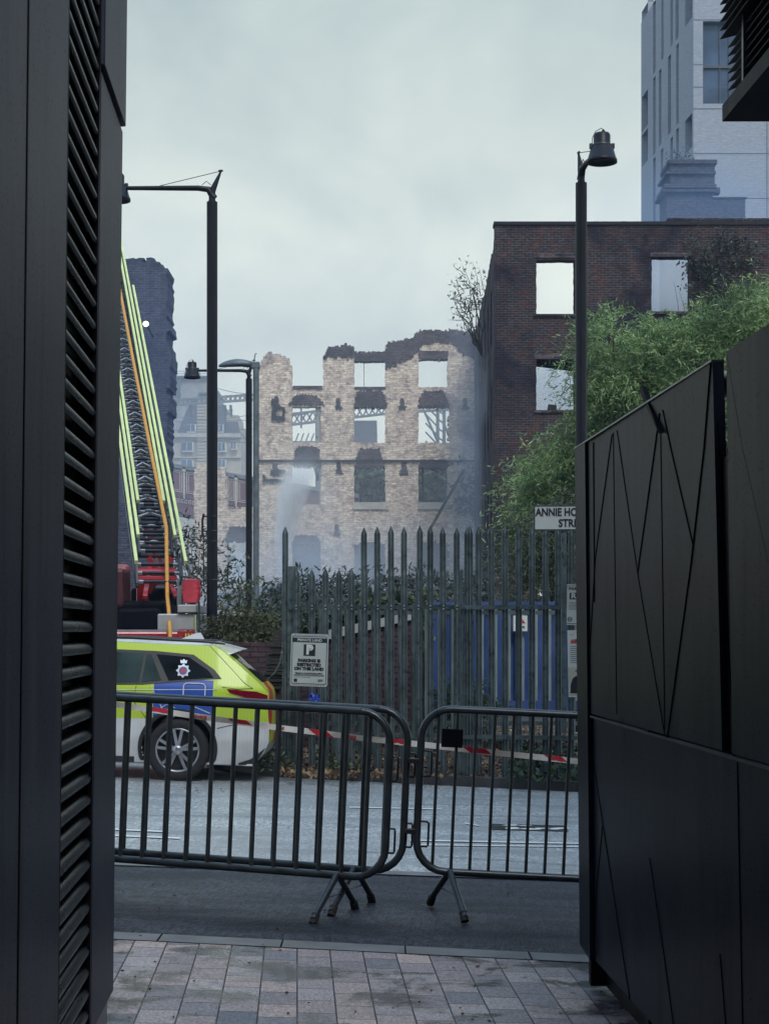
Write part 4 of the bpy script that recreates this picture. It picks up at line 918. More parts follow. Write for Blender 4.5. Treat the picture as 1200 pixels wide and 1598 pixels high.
# ladder sections
A0 = P(283, 897, 27); A1 = P(193, 405, 42); dL = (A1 - A0).normalized(); LL = (A1 - A0).length
aS = dL.cross(Vector((0, 0, 1))).normalized(); nU = aS.cross(dL).normalized()   # aS to the right, nU up
mid0 = A0 - aS * .37
def lp(s, a, h): return mid0 + dL * s + aS * a + nU * h
def ladder(s0, s1, hwid, h0, hh, nm):
    sec = tag(bpy.data.objects.new(nm, None)); C.objects.link(sec); sec.parent = ft; sec.location = lp(s0, 0, h0) - Vector(ft.location)
    sec_w = lp(s0, 0, h0)
    def bd(mb, n_, mat):
        mb.v = [tuple(Vector(v) - sec_w) for v in mb.v]; return mb.build(n_, mat, sec)
    for s_ in (-1, 1):
        mb = MB(); mb.bar(lp(s0, s_ * (hwid + .03), h0 + hh), lp(s1, s_ * (hwid + .03), h0 + hh), .048, .06, nU); bd(mb, 'top_rail', 'ladder_yellow')
    mb = MB()
    for s_ in (-1, 1):
        mb.bar(lp(s0, s_ * hwid, h0), lp(s1, s_ * hwid, h0), .05, .09, nU)
        s = s0; k = 0
        while s < s1 - .7:
            a, b = (h0, h0 + hh) if k % 2 == 0 else (h0 + hh, h0); mb.bar(lp(s, s_ * hwid, a), lp(s + .6, s_ * hwid, b), .028, .028, aS); s += .6; k += 1
    bd(mb, 'side_truss', 'ladder_dark')
    s = s0 + .1; k = 0
    while s < s1:
        mb = MB(); mb.bar(lp(s, -hwid + .1, h0 + .02), lp(s, hwid - .1, h0 + .02), .045, .045, nU); mb.mi = 1
        for s_ in (-1, 1): mb.bar(lp(s, s_ * (hwid - .1), h0 + .02), lp(s, s_ * hwid, h0 + .02), .047, .047, nU)
        if k % 2 == 0 and s > s0 + 1.2:
            for s_ in (-1, 1): mb.bar(lp(s + .16, 0, h0 + .07), lp(s - .02, s_ * (hwid - .06), h0 + .07), .034, .03, nU)
        bd(mb, 'rung', ['ladder_dark', 'ladder_alu']); s += .31; k += 1
ladder(-.4, LL * .80, .36, 0, .42, 'ladder_section'); ladder(.6, LL * 1.02, .27, .06, .34, 'ladder_section'); ladder(2, LL * 1.2, .19, .12, .26, 'ladder_section')
mb = MB()
for s_ in (-1, 1): mb.bar(lp(-.6, s_ * .25, -.1), lp(2.2, -s_ * .12, -.12), .07, .05, nU)
mb.bar(lp(.2, -.32, -.06), lp(.2, .30, -.06), .12, .10, nU); mb.bar(lp(-.05, -.32, -.08), lp(-.05, .30, -.08), .12, .10, nU); mb.build('lift_frame', 'truck_red', ft, True)
mb = MB(); mb.hexa([P(209, 960, 26.9), P(277, 960, 26.9), P(277, 960, 28), P(209, 960, 28), P(209, 945, 26.9), P(277, 945, 26.9), P(277, 945, 28), P(209, 945, 28)]); mb.build('ladder_foot', 'ladder_dark', ft, True)
hp = [lp(LL * .95, .02, .52), lp(LL * .8, .05, .5), lp(LL * .5, .09, .47), lp(LL * .25, .13, .45), lp(.8, .17, .45), P(261, 930, 26.5), P(264, 960, 25.9), P(265, 985, 25.4), P(266, 1030, 25.35), P(266, 1110, 25.3)]
mb = MB(); mb.tube(hp, .032, 10); hz = thing('fire_hose', 'orange fire hose running down the raised ladder to the engine rear', 'hose', tuple(P(266, 1110, 25.3))); mb.build('hose', 'hose_orange', hz, True)
# cab and wheels
mb = MB(); mb.bevbox(xl, xr_, Yt + 8.1, Yt + 10.2, g0 + .5, g0 + 2.7, .1); cab = trot(mb).build('cab', 'truck_red', ft, True)
mb = MB(); mb.box(xr_ - .004, xr_ + .006, Yt + 8.4, Yt + 9.9, g0 + 1.5, g0 + 2.4); trot(mb).build('cab_window', 'car_glass_dark', ft, True)
for y in (Yt + 1.6, Yt + 2.9, Yt + 8.9):
    for x in (xl + .16, xr_ - .16): mb = MB(); mb.lathe([(0, -.12), (.3, -.13), (.47, -.15), (.5, -.1), (.5, .1), (.47, .15), (.3, .13), (0, .12)], (x, y, g0 + .5), 'x', 28); trot(mb).build('wheel', 'tyre', ft, True)

# ------------------------------------------------------------------ street lamps
def street_lamp(label, px, Y, ztop, armang, armlen=1.5, r=.085, spike=True, z0=None):
    x = X(px, Y); g = gz(x, Y) if z0 is None else z0; t = thing('street_lamp', label, 'street lamp', (x, Y, g), (0, 0, 0), 'tall dark street lamps'); H = ztop - g
    mb = MB(); mb.tube([(0, 0, 0), (0, 0, 1.4)], r * 1.28, 20); mb.tube([(0, 0, 1.4), (0, 0, H - .22)], r, 20); mb.tube([(0, 0, H - .22), (0, 0, H - .18), (0, 0, H + .0)], [r * .7, r * .62, r * .62], 14); mb.build('pole', 'pole_paint', t)
    ca, sa = math.cos(armang), math.sin(armang); d = Vector((ca, sa, 0))
    mb = MB(); mb.tube([Vector((0, 0, H - .16)) - d * .03, Vector((0, 0, H - .02)) + d * .06, Vector((0, 0, H + .0)) + d * .22, Vector((0, 0, H + .0)) + d * (armlen - .08)], [.06, .052, .044, .032], 12)
    if spike: mb.tube([Vector((0, 0, H - .05)), Vector((0, 0, H + .27)) - d * .14], [.055, .014], 8); mb.tube([Vector((0, 0, H + .27)) - d * .10, Vector((0, 0, H + .275)) - d * .17], .018, 6)
    mb.tube([Vector((0, 0, H + .05)) + d * .02, Vector((0, 0, H + .11)) + d * .09, Vector((0, 0, H + .05)) + d * .16], .006, 5)
    mb.build('arm', 'pole_paint', t)
    mb = MB()
    if spike: mb.tube([Vector((0, 0, H + .265)) - d * .12, Vector((0, 0, H + .03)) + d * .85], .006, 5)
    mb.build('stay', 'pole_paint', t) if spike else None
    c = Vector((0, 0, H)) + d * armlen
    mb = MB(); mb.lathe([(0, .22), (.105, .22), (.12, .19), (.12, .045), (.125, .04), (.16, .01), (.205, -.15), (.215, -.155), (.218, -.20), (.20, -.205), (.19, -.17), (.0, -.17)], c, 'z', 32)
    mb.lathe([(0, .275), (.02, .27), (.028, .225)], c + Vector((.02, 0, 0)), 'z', 10); lb = mb.build('lamp_head', 'pole_paint', t)
    mb = MB(); mb.lathe([(.128, .01), (.142, .02), (.142, .055), (.128, .065)], c, 'z', 28)
    for s_ in (-1, 1): mb.bevbox(c.x + s_ * .155 - .025, c.x + s_ * .155 + .025, c.y - .03, c.y + .03, c.z, c.z + .075, .008)
    mb.build('collar', 'black_trim', t)
    mb = MB(); mb.tube([c + Vector((.03, 0, .27)), c + Vector((-.01, 0, .295)), c + Vector((-.09, 0, .25)), c + Vector((-.135, 0, .16)), c + Vector((-.14, 0, .07))], .006, 5); mb.build('cable', 'black_trim', t)
    return t
la = street_lamp('tall dark street lamp with its arm reaching left, the nearest on the left side', 331, 26.2, Z(293, 26.2), R(180))
mb = MB()
for py in (806, 829, 845, 905): mb.tube([(0, -.02, Z(py, 26.2) - la.location.z), (-.14, -.02, Z(py, 26.2) - la.location.z)], .014, 6); mb.tube([(.0, -.08, Z(py, 26.2) - la.location.z), (.10, -.07, Z(py, 26.2) - la.location.z)], .008, 5)
mb.tube([(-.13, -.02, Z(802, 26.2) - la.location.z), (-.15, -.02, Z(812, 26.2) - la.location.z), (-.15, -.02, Z(838, 26.2) - la.location.z)], .02, 6); mb.tube([(-.135, -.02, Z(838, 26.2) - la.location.z), (-.13, -.02, Z(915, 26.2) - la.location.z)], .010, 6); mb.build('bracket', 'black_trim', la)
mb = MB(); mb.bevbox(-.20, -.0, -.14, .06, 0, Z(982, 26.2) - la.location.z, .01); mb.build('base_cabinet', 'iron_grey', la)
street_lamp('tall dark street lamp behind the fence in front of the green willows', 907, 24.8, Z(262, 24.8), R(-80), 1.02, z0=KH)
street_lamp('distant street lamp beside a grey post, small bell lamp hanging at its left', 388.5, 44, Z(578, 44), R(180))
x, Y = X(399.5, 43), 43
pg = thing('lamp_post', 'pale grey lamp post with a flat oval lantern, left of the burnt brick wall', 'street lamp', (x, Y, 0)); H = Z(574, Y)
mb = MB(); mb.tube([(0, 0, 0), (0, 0, 1.0)], .12, 16); mb.tube([(0, 0, 1.0), (0, 0, H)], .078, 16); mb.build('pole', 'pole_grey', pg)
mb = MB(); mb.bevbox(-.12, .10, -.08, .08, H - .02, H + .16, .03); mb.tube([(0, 0, H + .04), (-.35, 0, H + .08)], .05, 8); mb.tube([(-.06, 0, H + .15), (-.02, 0, H + .36), (.02, 0, H + .38)], .015, 5); mb.build('bracket', 'pole_grey', pg)
mb = MB(); vs = []; n1, n2 = 12, 14
for i in range(n1 + 1):
    u = i / n1; xx_ = -.12 - .84 * u; hh = .15 * math.sin(math.pi * min(1, (.12 + u * .88))) ** .7 + .002
    for j in range(n2): t = 2 * math.pi * j / n2; vs.append((xx_, .14 * math.sin(math.pi * min(.98, .1 + u * .88)) ** .6 * math.cos(t), H + .07 + (hh if math.sin(t) > 0 else .05) * math.sin(t) + .02 * (1 - u)))
mb.sm = True; mb.add(vs, [(i * n2 + j, i * n2 + (j + 1) % n2, (i + 1) * n2 + (j + 1) % n2, (i + 1) * n2 + j) for i in range(n1) for j in range(n2)] + [tuple(range(n2)), tuple(range(n1 * n2, n1 * n2 + n2))]); mb.build('lantern', 'pole_grey', pg)
# ------------------------------------------------------------------ burnt out mill (middle)
YR = 75.0
brick('cream_brick', (.86, .73, .57), (.60, .47, .40), (.56, .49, .42), (.12, .10, .13), .56, .28, .30, .10, .014, .75, (.22, .15, .15))
brick('dark_brick', (.044, .034, .036), (.028, .025, .032), (.095, .088, .098), (.014, .015, .026), .46, .30, .225, .075, .012, .75, (.095, .042, .034))
brick('tower_brick', (.075, .075, .10), (.055, .058, .085), (.11, .11, .14), (.03, .03, .045), .52, .3, .225, .075, .012, .4)
brick('yard_brick', (.085, .05, .055), (.065, .042, .05), (.035, .03, .035), (.02, .018, .02), .56, .9, .225, .075, .014, .4)
brick('pale_brick', (.33, .37, .44), (.29, .33, .40), (.36, .39, .45), (.25, .28, .34), .56, .1, .225, .075, .008, .2, (.24, .27, .33), streak=.2)
brick('char_brick', (.075, .065, .08), (.030, .028, .042), (.10, .09, .105), (.012, .012, .02), .50, .5, .30, .10, .018, .8, (.16, .11, .11))
ruin = thing('ruined_mill', 'roofless burnt pale brick mill wall with empty windows, seen through the smoke', 'ruined building', (X(520, YR), YR, 0))
topP = [(403, 575), (408, 562), (417, 549), (440, 553), (452, 558), (456, 600)]
ops = []
def prx(px): return X(px, YR)
TOP = [(303, 735), (308, 722), (324, 721), (326, 727), (352, 729), (353, 760), (356, 792), (402, 792), (403, 575), (408, 563), (417, 549), (426, 551), (440, 553), (452, 558), (456, 578), (456.5, 603), (503.5, 603), (504, 558), (510, 547), (516, 541), (530, 541), (540, 537), (551, 541), (555, 550), (570, 553), (585, 548), (600, 551), (603, 537), (616, 531), (645, 528), (650, 519), (656, 515), (745, 515)]
WIN = [(553, 601, 562, 604), (653.5, 699.5, 559, 605), (456.5, 502, 634, 692), (554, 602, 634, 690), (653.5, 700, 635, 691), (456, 502, 727, 786), (553, 600, 728, 783), (653.5, 699.5, 728, 786), (456, 501, 848, 925), (552, 600, 850, 925), (655, 700, 850, 925), (355, 386, 828, 912), (403, 430, 938, 1010)]
def keep_ruin(x, z):
    px = 600 + x * F / YR; py = HY - (z - EYE) * F / YR
    if py < pl(TOP, px) + 3.0 * nz2(px, 0, .22, 1): return False
    rg_ = 1.6 * nz2(px, py, .3, 2)
    for (a, b, c, d) in WIN:
        top = c + rg_ * 2.2 - (5 * math.sin(math.pi * min(1, max(0, (px - a) / (b - a)))) if c > 620 and c not in (635, 634) else 0)
        if a + rg_ * .3 < px < b + rg_ * .3 and top < py < d: return False
    if math.hypot(px - 627, (py - 545)) < 3.6 + rg_: return False
    if 403 < px < 445 and py > 905 + (445 - px) * .35 + rg_ * 3: return False
    return True
mb = MB(); mask_cells(mb, keep_ruin, prx(303), prx(742), 0, 15.6, .10, 0, .5); mb.v = [(v[0], v[1] + YR, v[2]) for v in mb.v]; mb.build('wall', 'cream_brick', ruin, True)
def blob_keep(fn):
    def k(x, z): return fn(600 + x * F / YR, HY - (z - EYE) * F / YR)
    return k
def patch(nm, fn, pxa, pxb, pya, pyb, th=.05, mat='char_brick', y0=-.06):
    mb = MB(); mask_cells(mb, blob_keep(fn), prx(pxa), prx(pxb), Z(pyb, YR), Z(pya, YR), .06, y0, .62 if nm == 'lintel' else y0 + th, .5); mb.v = [(v[0], v[1] + YR, v[2]) for v in mb.v]
    if mb.v: mb.build(nm, mat, ruin, True)
def arch(cx_, w0, w1, yt, yb, seed):
    return lambda px, py: yt + 3 * nz2(px, seed, .35) < py < yb + 3.2 * nz2(px, seed + 5, .4) and abs(px - cx_) < w1 + (w0 - w1) * max(0, (py - yt) / (yb - yt)) ** .6 + 2.5 * nz2(py, seed + 9, .4)
for cx_, w0, w1, yt, yb in ((478, 27, 14, 616, 632), (578, 26, 17, 609, 635), (676, 25, 13, 609, 634), (479, 22, 16, 697, 728), (577, 22, 14, 700, 729), (677, 23, 22, 718, 731), (478, 24, 15, 836, 850), (371, 20, 10, 822, 845)):
    patch('lintel', arch(cx_, w0, w1, yt, yb, cx_ * .13), cx_ - 34, cx_ + 34, yt - 4, yb + 5)
patch('lintel', lambda px, py: 547 < py < 560, 653.5, 700, 546, 562); patch('lintel', lambda px, py: 549 + 2.5 * nz2(px, 3, .3) < py < 562, 553, 602, 546, 563)
patch('charred_parapet', lambda px, py: pl(TOP, px) + 4.0 * nz2(px, 0, .22, 1) < py < pl([(600, 575), (640, 560), (660, 538), (680, 532), (705, 535), (722, 552), (745, 560)], px) + 5 * nz2(px, py, .2), 601, 742, 505, 585, .04, 'char_brick', -.045)
patch('charred_parapet', lambda px, py: pl(TOP, px) + 4.0 * nz2(px, 0, .22, 1) < py < 558 + 6 * nz2(px, py, .2), 504, 554, 530, 570, .04, 'char_brick', -.045)
for cx_, yy_, s_ in ((432, 625, 1), (528, 628, 1), (628, 628, 1.1), (726, 628, 1), (429, 730, 1.2), (529, 728, 1), (630, 728, 1.2), (526, 825, 1)):
    patch('socket_shade', lambda px, py, cx_=cx_, yy_=yy_, s_=s_: (abs(px - cx_) < 3.2 * s_ and yy_ - 7 < py < yy_ + 6) or (abs(px - cx_) < (5 + 3 * nz2(px, py, .5)) * s_ and yy_ + 5 < py < yy_ + 11 * s_), cx_ - 14, cx_ + 14, yy_ - 10, yy_ + 16, .03, 'char_brick', -.035)  # raised dark patches imitating the shade inside open beam pockets
patch('charred_bracket', lambda px, py: (424 < px < 430 and 622 < py < 656) or (430 < px < 446 and (634 < py < 639 or 650 < py < 655)) or (440 < px < 445 and 634 < py < 655), 420, 450, 618, 660, .1, 'char', -.11)
patch('charred_bracket', lambda px, py: (422 < px < 446 and 734 < py < 739) or (411 < px < 446 and 747 < py < 752) or (411 < px < 415 and 742 < py < 750), 408, 450, 730, 756, .1, 'char', -.11)
mb = MB(); mb.bar(P(404, 719, YR) + Vector((0, -.06, 0)), P(740, 719.5, YR) + Vector((0, -.06, 0)), .08, .09); mb.build('floor_beam', 'char', ruin, True)
for a, b in ((552, 603), (652, 702)):
    mb = MB(); mb.box(prx(a), prx(b), YR - .08, YR + .3, Z(795, YR), Z(784, YR)); mb.build('window_sill', 'stone_pale', ruin, True)
mb = MB(); mb.box(prx(457), prx(503), YR - .05, YR + .4, Z(607, YR), Z(602, YR)); mb.build('window_sill', 'char_brick', ruin, True); mb = MB(); mb.box(prx(553), prx(602), YR - .05, YR + .4, Z(607, YR), Z(603.5, YR)); mb.build('window_sill', 'char_brick', ruin, True)
mb = MB(); mb.bar(P(668, 831, YR - 1), P(724, 733, YR - .2), .10); mb.build('fallen_timber', 'char', ruin, True)
mb = MB(); mb.bar(P(456, 875, YR + 1), P(492, 856, YR + 1), .10); mb.build('fallen_timber', 'char', ruin, True)
mb = MB(); mb.bar(P(660, 730, YR + .4), P(660, 786, YR + .4), .10); mb.build('fallen_timber', 'char', ruin, True)
mb = MB(); mb.bar(P(664, 729, YR + .3), P(682, 735, YR + .3), .12); mb.build('fallen_timber', 'char', ruin, True)
mb = MB(); mb.bar(P(492, 730, YR + .5), P(497, 750, YR + .5), .16); mb.build('fallen_timber', 'char', ruin, True); mb = MB(); mb.bar(P(568, 562, YR + .2), P(568, 603, YR + .2), .025); mb.build('fallen_timber', 'char', ruin, True)
mb = MB(); mb.bar(P(390, 719, YR + .8), P(391, 950, YR + .8), .02); mb.build('fallen_timber', 'char', ruin, True)

for py in (757,): 
    mb = MB(); mb.box(prx(498), prx(502), YR + .1, YR + .2, Z(786, YR), Z(728, YR)); mb.build('window_lining', 'concrete', ruin, True); mb = MB(); mb.box(prx(493), prx(502), YR + .1, YR + .2, Z(690, YR), Z(636, YR)); mb.build('window_lining', 'concrete', ruin, True)
# stub of floor beam and column at the foot of the mill
mb = MB(); cb = thing('burnt_beam', 'blackened beam on a short column at the foot of the ruined mill', 'beam', (X(420, 68), 68, 0))
mb.hexa([P(342, 942, 68), P(441, 946, 68), P(441, 946, 68.5), P(342, 942, 68.5), P(342, 926, 68), P(441, 908, 68), P(441, 908, 68.5), P(342, 926, 68.5)]); mb.box(X(418, 68), X(427, 68), 68.05, 68.4, 0, Z(945, 68)); mb.box(X(350, 68), X(362, 68), 68.05, 68.4, 0, Z(940, 68)); mb.build('beam', 'char_brick', cb, True)

# ------------------------------------------------------------------ dark brick warehouse (right)
YW = 52.0; xw = X(772, YW)
wh = thing('brick_warehouse', 'dark sooty brick warehouse shell with empty window openings behind the willows', 'ruined building', (xw, YW, 0))
def keep_w(x, z):
    px = 600 + x * F / YW; py = HY - (z - EYE) * F / YW
    if py < pl([(772, 350), (900, 347), (1060, 342), (1200, 341), (1500, 338)], px): return False
    for (a, b, c, d) in ((834.5, 896, 402.5, 490), (1017.5, 1078, 400, 486), (836, 896, 560, 640), (1017, 1078, 560, 645), (836, 852, 872, 930), (1230, 1290, 400, 486)):
        if a < px < b and c < py < d: return False
    return True
mb = MB(); mask_cells(mb, keep_w, xw, xw + 13, 0, 14.7, .10, YW, YW + .45, .12); mb.build('front_wall', 'dark_brick', wh, True)
sw = math.hypot(.6, 23)
def keep_s(x, z):
    top = pl([(0, 14.3), (1.0, 13.8), (2.0, 13.75), (4, 14.1), (9, 14.0), (13, 14.3), (18, 14.6), (24, 14.9)], x)
    if z > top + .12 * nz2(x, 1, 1.3): return False
    for i in range(7):
        a = 2.2 + i * 3.0
        for zz_ in (1.5, 4.6, 7.8, 11.0):
            if a < x < a + 1.3 and zz_ < z < zz_ + 1.9 + .1 * nz2(x, z, 2): return False
    return True
mb = MB(); mask_cells(mb, keep_s, .46, 23, 0, 15.2, .2, -.5, 0, .4); o = mb.build('side_wall', 'dark_brick', wh); o.rotation_euler = (0, 0, math.atan2(23, .6))
mb = MB()
for a, b, c, d in ((833, 897, 395, 402), (1015, 1080, 393, 400), (834, 897, 552, 560)):   # soldier course heads
    mb = MB(); mb.box(X(a, YW), X(b, YW), YW - .03, YW + .2, Z(d, YW), Z(c, YW)); mb.build('window_head', 'char_brick', wh, True)
for a, b, c in ((833, 898, 490), (1015, 1080, 486), (834, 898, 640)): mb = MB(); mb.box(X(a, YW), X(b, YW), YW - .06, YW + .3, Z(c + 4, YW), Z(c, YW)); mb.build('window_sill', 'char_brick', wh, True)
mb = MB(); mb.box(xw - .03, xw + 13, YW - .05, YW + .5, Z(350.5, YW) + .0, Z(350.5, YW) + .10); mb.build('coping', 'char', wh, True)
for q in ((P(836, 552, 52.6), P(896, 557, 52.6), .14, .22), (P(832, 563, 53), P(900, 572, 53), .2, .3), (P(830, 567, 53.4), P(900, 567, 53.4), .12, .14), (P(861, 640, 52.2), P(862, 632, 52.2), .26, .2)): mb = MB(); mb.bar(*q); mb.build('fallen_timber', 'char', wh, True)

# dark brick wall end, left
YT = 50.0
tw = thing('brick_tower', 'dark blue black brick wall end rising behind the fire engine ladder', 'ruined building', (X(220, YT), YT, 0))
def keep_t(x, z):
    px = 600 + x * F / YT; py = HY - (z - EYE) * F / YT
    return py > pl([(120, 398), (200, 401), (212, 403), (213, 405), (240, 405), (250, 411), (262, 420)], px) + 1.5 * nz2(px, 2, .4) and px < 263.5 + 1.4 * nz2(py, 1, .035, 4) + .5 * nz2(py, 3, .4) - (2 if py < 500 else 0) - (3 if py > 640 else 0)
mb = MB(); mask_cells(mb, keep_t, X(120, YT), X(270, YT), 0, 13.2, .10, YT, YT + 1.6, .4); mb.build('wall', 'tower_brick', tw, True)
fl = thing('floodlight', 'small lit floodlight glowing against the dark brick wall', 'lamp', tuple(P(227.5, 505, 48.5)))
mb = MB(); mb.lathe([(0, .16), (.06, .16), (.09, .08), (.10, .0), (.08, .0)], (0, 0, 0), 'y', 18); mb.tube([(0, .1, 0), (0, 1.5, -.12)], .03, 6); mb.build('housing', 'black_trim', fl)
mb = MB(); mb.lathe([(0, -.012), (.06, -.008), (.078, .004)], (0, 0, 0), 'y', 18); mb.build('lens', 'lamp_glow', fl)
# chimney and parapet behind the warehouse
ch = thing('chimney_stack', 'broad brick chimney stack with weeds on top rising behind the warehouse', 'chimney', (X(1076, 64), 64, 0))
def CX(px): return X(px, 64)
mb = MB(); mb.box(CX(1040), CX(1112), 64, 65.6, 0, Z(300, 64)); mb.box(CX(1046), CX(1115), 63.95, 65.65, Z(297, 64), Z(250, 64)); mb.build('stack', 'tower_brick', ch, True)
mb = MB()
for a, b, c, d in ((1033, 1116, 300, 296), (1036, 1117, 294, 288), (1038, 1116, 272, 268), (1042, 1118, 256, 250)): mb.box(CX(a), CX(b), 63.85, 65.75, Z(a * 0 + c, 64), Z(d, 64))
mb.bevbox(CX(1112), CX(1126), 64.2, 64.6, Z(299, 64), Z(289, 64), .04); mb.build('courses', 'tower_brick', ch, True)
V, F4 = sprays([(CX(1066), 64.5, Z(247, 64), .35, .3)], 30, 12, .4, .16, .03, .1); quadmesh('weeds', V - np.array([ch.location[:]]), F4, 'leaf_grey', ch)
p2 = thing('parapet_block', 'low dark block beside the chimney stack above the warehouse coping', 'building', (CX(1136), 66, 0))
mb = MB(); mb.box(CX(1100) + .3, X(1163, 66), 66, 70, 0, Z(309, 66)); mb.box(CX(1100) + .3, X(1165, 66), 65.95, 70.05, Z(309, 66), Z(307, 66)); mb.build('wall', 'tower_brick', p2, True)

# ------------------------------------------------------------------ pale tower (right)
YP = 80.0; xp = X(1082, YP); HT = 35.0
pt = thing('tower_block', 'pale brick tower block with tall slot windows at the upper right', 'building', (xp, YP, 0))
dv = Vector((-.065, 1, 0)).normalized()
def TL(s, z, o=0): return Vector((xp, YP, z)) + dv * s + Vector((-1, -.065, 0)) * o
def t_of(px):
    k = (px - 600) / F; Yv = (xp + .065 * YP) / (k + .065); return (Yv - YP) / dv.y
Lw = t_of(1000.5)
# side face with real recesses: strips of wall between openings
slots = []   # (px_right, px_left, py_top, py_bottom) read at that place
def zof(px, py): Y_ = YP + t_of(px) * dv.y; return Z(py, Y_)
for a, b, c, d in ((1001.5, 1011, 145, 200), (1001.5, 1011, 205, 255), (1019, 1023, 120, 240), (1019, 1023, 246, 360), (1028, 1032, 108, 226), (1031, 1035, 232, 360), (1032, 1035.5, -40, 92), (1019, 1023, -60, 113), (1042, 1047, 86, 208), (1046, 1050, 214, 300), (1046, 1050, -60, 70), (1055, 1059, 68, 193), (1055, 1059, 200, 300), (1054, 1059, -60, 60), (1069, 1080, 182, 235), (1069, 1080, -40, 34), (1001.5, 1011, -40, 10)):
    slots.append((t_of(b), t_of(a), zof((a + b) / 2, d), zof((a + b) / 2, c)))
def grid_wall(mb, pt_fn, L0, L1, H0, H1, holes, th):
    xs = sorted({L0, L1} | {h[0] for h in holes} | {h[1] for h in holes}); zs_ = sorted({H0, H1} | {h[2] for h in holes} | {h[3] for h in holes})
    xs = [x for x in xs if L0 <= x <= L1]; zs_ = [z for z in zs_ if H0 <= z <= H1]
    def hole(x, z): return any(h[0] < x < h[1] and h[2] < z < h[3] for h in holes)
    def q(a, b, c, d): mb.add([a, b, c, d], [(0, 1, 2, 3)])
    for i in range(len(xs) - 1):
        for j in range(len(zs_) - 1):
            if hole((xs[i] + xs[i + 1]) / 2, (zs_[j] + zs_[j + 1]) / 2): continue
            q(pt_fn(xs[i], zs_[j], 0), pt_fn(xs[i + 1], zs_[j], 0), pt_fn(xs[i + 1], zs_[j + 1], 0), pt_fn(xs[i], zs_[j + 1], 0))
    for a, b, c, d in holes:
        a, b, c, d = max(a, L0), min(b, L1), max(c, H0), min(d, H1)
        q(pt_fn(a, c, 0), pt_fn(a, d, 0), pt_fn(a, d, -th), pt_fn(a, c, -th)); q(pt_fn(b, c, 0), pt_fn(b, d, 0), pt_fn(b, d, -th), pt_fn(b, c, -th))
        q(pt_fn(a, c, 0), pt_fn(b, c, 0), pt_fn(b, c, -th), pt_fn(a, c, -th)); q(pt_fn(a, d, 0), pt_fn(b, d, 0), pt_fn(b, d, -th), pt_fn(a, d, -th))
mb = MB(); grid_wall(mb, TL, 0, Lw, 0, HT, slots, .35)
fw = lambda s, z, o=0: Vector((xp + s, YP - o, z))
big = (X(1097, YP) - xp, X(1097, YP) - xp + 2.6, Z(161, YP), Z(32, YP))
grid_wall(mb, fw, 0, 14, 0, HT, [big], .35)
mb.add([TL(Lw, 0), TL(Lw, 0) + Vector((14, 0, 0)), TL(Lw, HT) + Vector((14, 0, 0)), TL(Lw, HT)], [(0, 1, 2, 3)]); mb.add([fw(0, HT), fw(14, HT), TL(Lw, HT) + Vector((14, 0, 0)), TL(Lw, HT)], [(0, 1, 2, 3)]); mb.add([fw(14, 0), TL(Lw, 0) + Vector((14, 0, 0)), TL(Lw, HT) + Vector((14, 0, 0)), fw(14, HT)], [(0, 1, 2, 3)])
mb.build('wall', 'pale_brick', pt, True)
plain('tower_glass', (.05, .09, .16), .15, 0, .4, .6, 0)
for a, b, c, d in slots:
    mb = MB(); mb.add([TL(a, c, -.33), TL(b, c, -.33), TL(b, d, -.33), TL(a, d, -.33)], [(0, 1, 2, 3)]); mb.build('window', 'tower_glass', pt, True)
mb = MB(); a, b, c, d = big; mb.add([fw(a, c, -.33), fw(b, c, -.33), fw(b, d, -.33), fw(a, d, -.33)], [(0, 1, 2, 3)]); wn = mb.build('window', 'tower_glass', pt, True)
mb = MB(); zm = Z(101, YP); mb.box(xp + a, xp + b, YP + .22, YP + .32, zm - .06, zm + .06)
for f_ in (.33, .5, .67): mb.box(xp + a + (b - a) * f_ - .02, xp + a + (b - a) * f_ + .02, YP + .24, YP + .32, c, d)
mb.build('window_frame', 'slate', pt, True)
mb = MB()
for py in (135, 169, 239, 309, 100, 30): mb.box(xp + .0, xp + 14, YP - .012, YP - .004, Z(py, YP) - .015, Z(py, YP) + .015)
mb.box(X(1196, YP), X(1196, YP) + .04, YP - .012, YP - .004, 0, Z(190, YP)); mb.build('joint', 'slate', pt, True)

# ------------------------------------------------------------------ iron bridge, left
YB = 88.0
br = thing('iron_bridge', 'maroon iron railway bridge with cream framed panels, left of the ruined mill', 'bridge', (X(320, YB), YB, 0))
def BP(px, dy, o=0): py = 722 + (px - 262) * .165 + dy; v = P(px, py, YB); v.y += o; return v
def bq(mb, pxa, pxb, d0, d1, y0, y1):
    mb.hexa([BP(pxa, d1, y0), BP(pxb, d1, y0), BP(pxb, d1, y1), BP(pxa, d1, y1), BP(pxa, d0, y0), BP(pxb, d0, y0), BP(pxb, d0, y1), BP(pxa, d0, y1)])
mb = MB(); bq(mb, 60, 560, 6, 50, 0, .5); bq(mb, 60, 560, 50, 76, .06, .5); mb.build('girder', 'purple_iron', br, True)
mb = MB(); bq(mb, 60, 560, 0, 6, -.15, .6); mb.build('cornice', 'iron_grey', br, True)
pans = [(236, 255), (266, 284), (291, 309), (333, 351), (356, 366), (371, 392)] + [(90 + 26 * i, 110 + 26 * i) for i in range(5)]
mb = MB()
for a, b in pans:
    for k, (i0, t_) in enumerate(((0, 1.3), (3, .8))):
        bq(mb, a + i0, b - i0, 9 + i0, 9 + i0 + t_, -.05, 0); bq(mb, a + i0, b - i0, 43 - i0 - t_, 43 - i0, -.05, 0); bq(mb, a + i0, a + i0 + t_, 9 + i0, 43 - i0, -.055, 0); bq(mb, b - i0 - t_, b - i0, 9 + i0, 43 - i0, -.055, 0)
mb.build('panel_frames', 'cream_trim', br, True)
mb = MB()
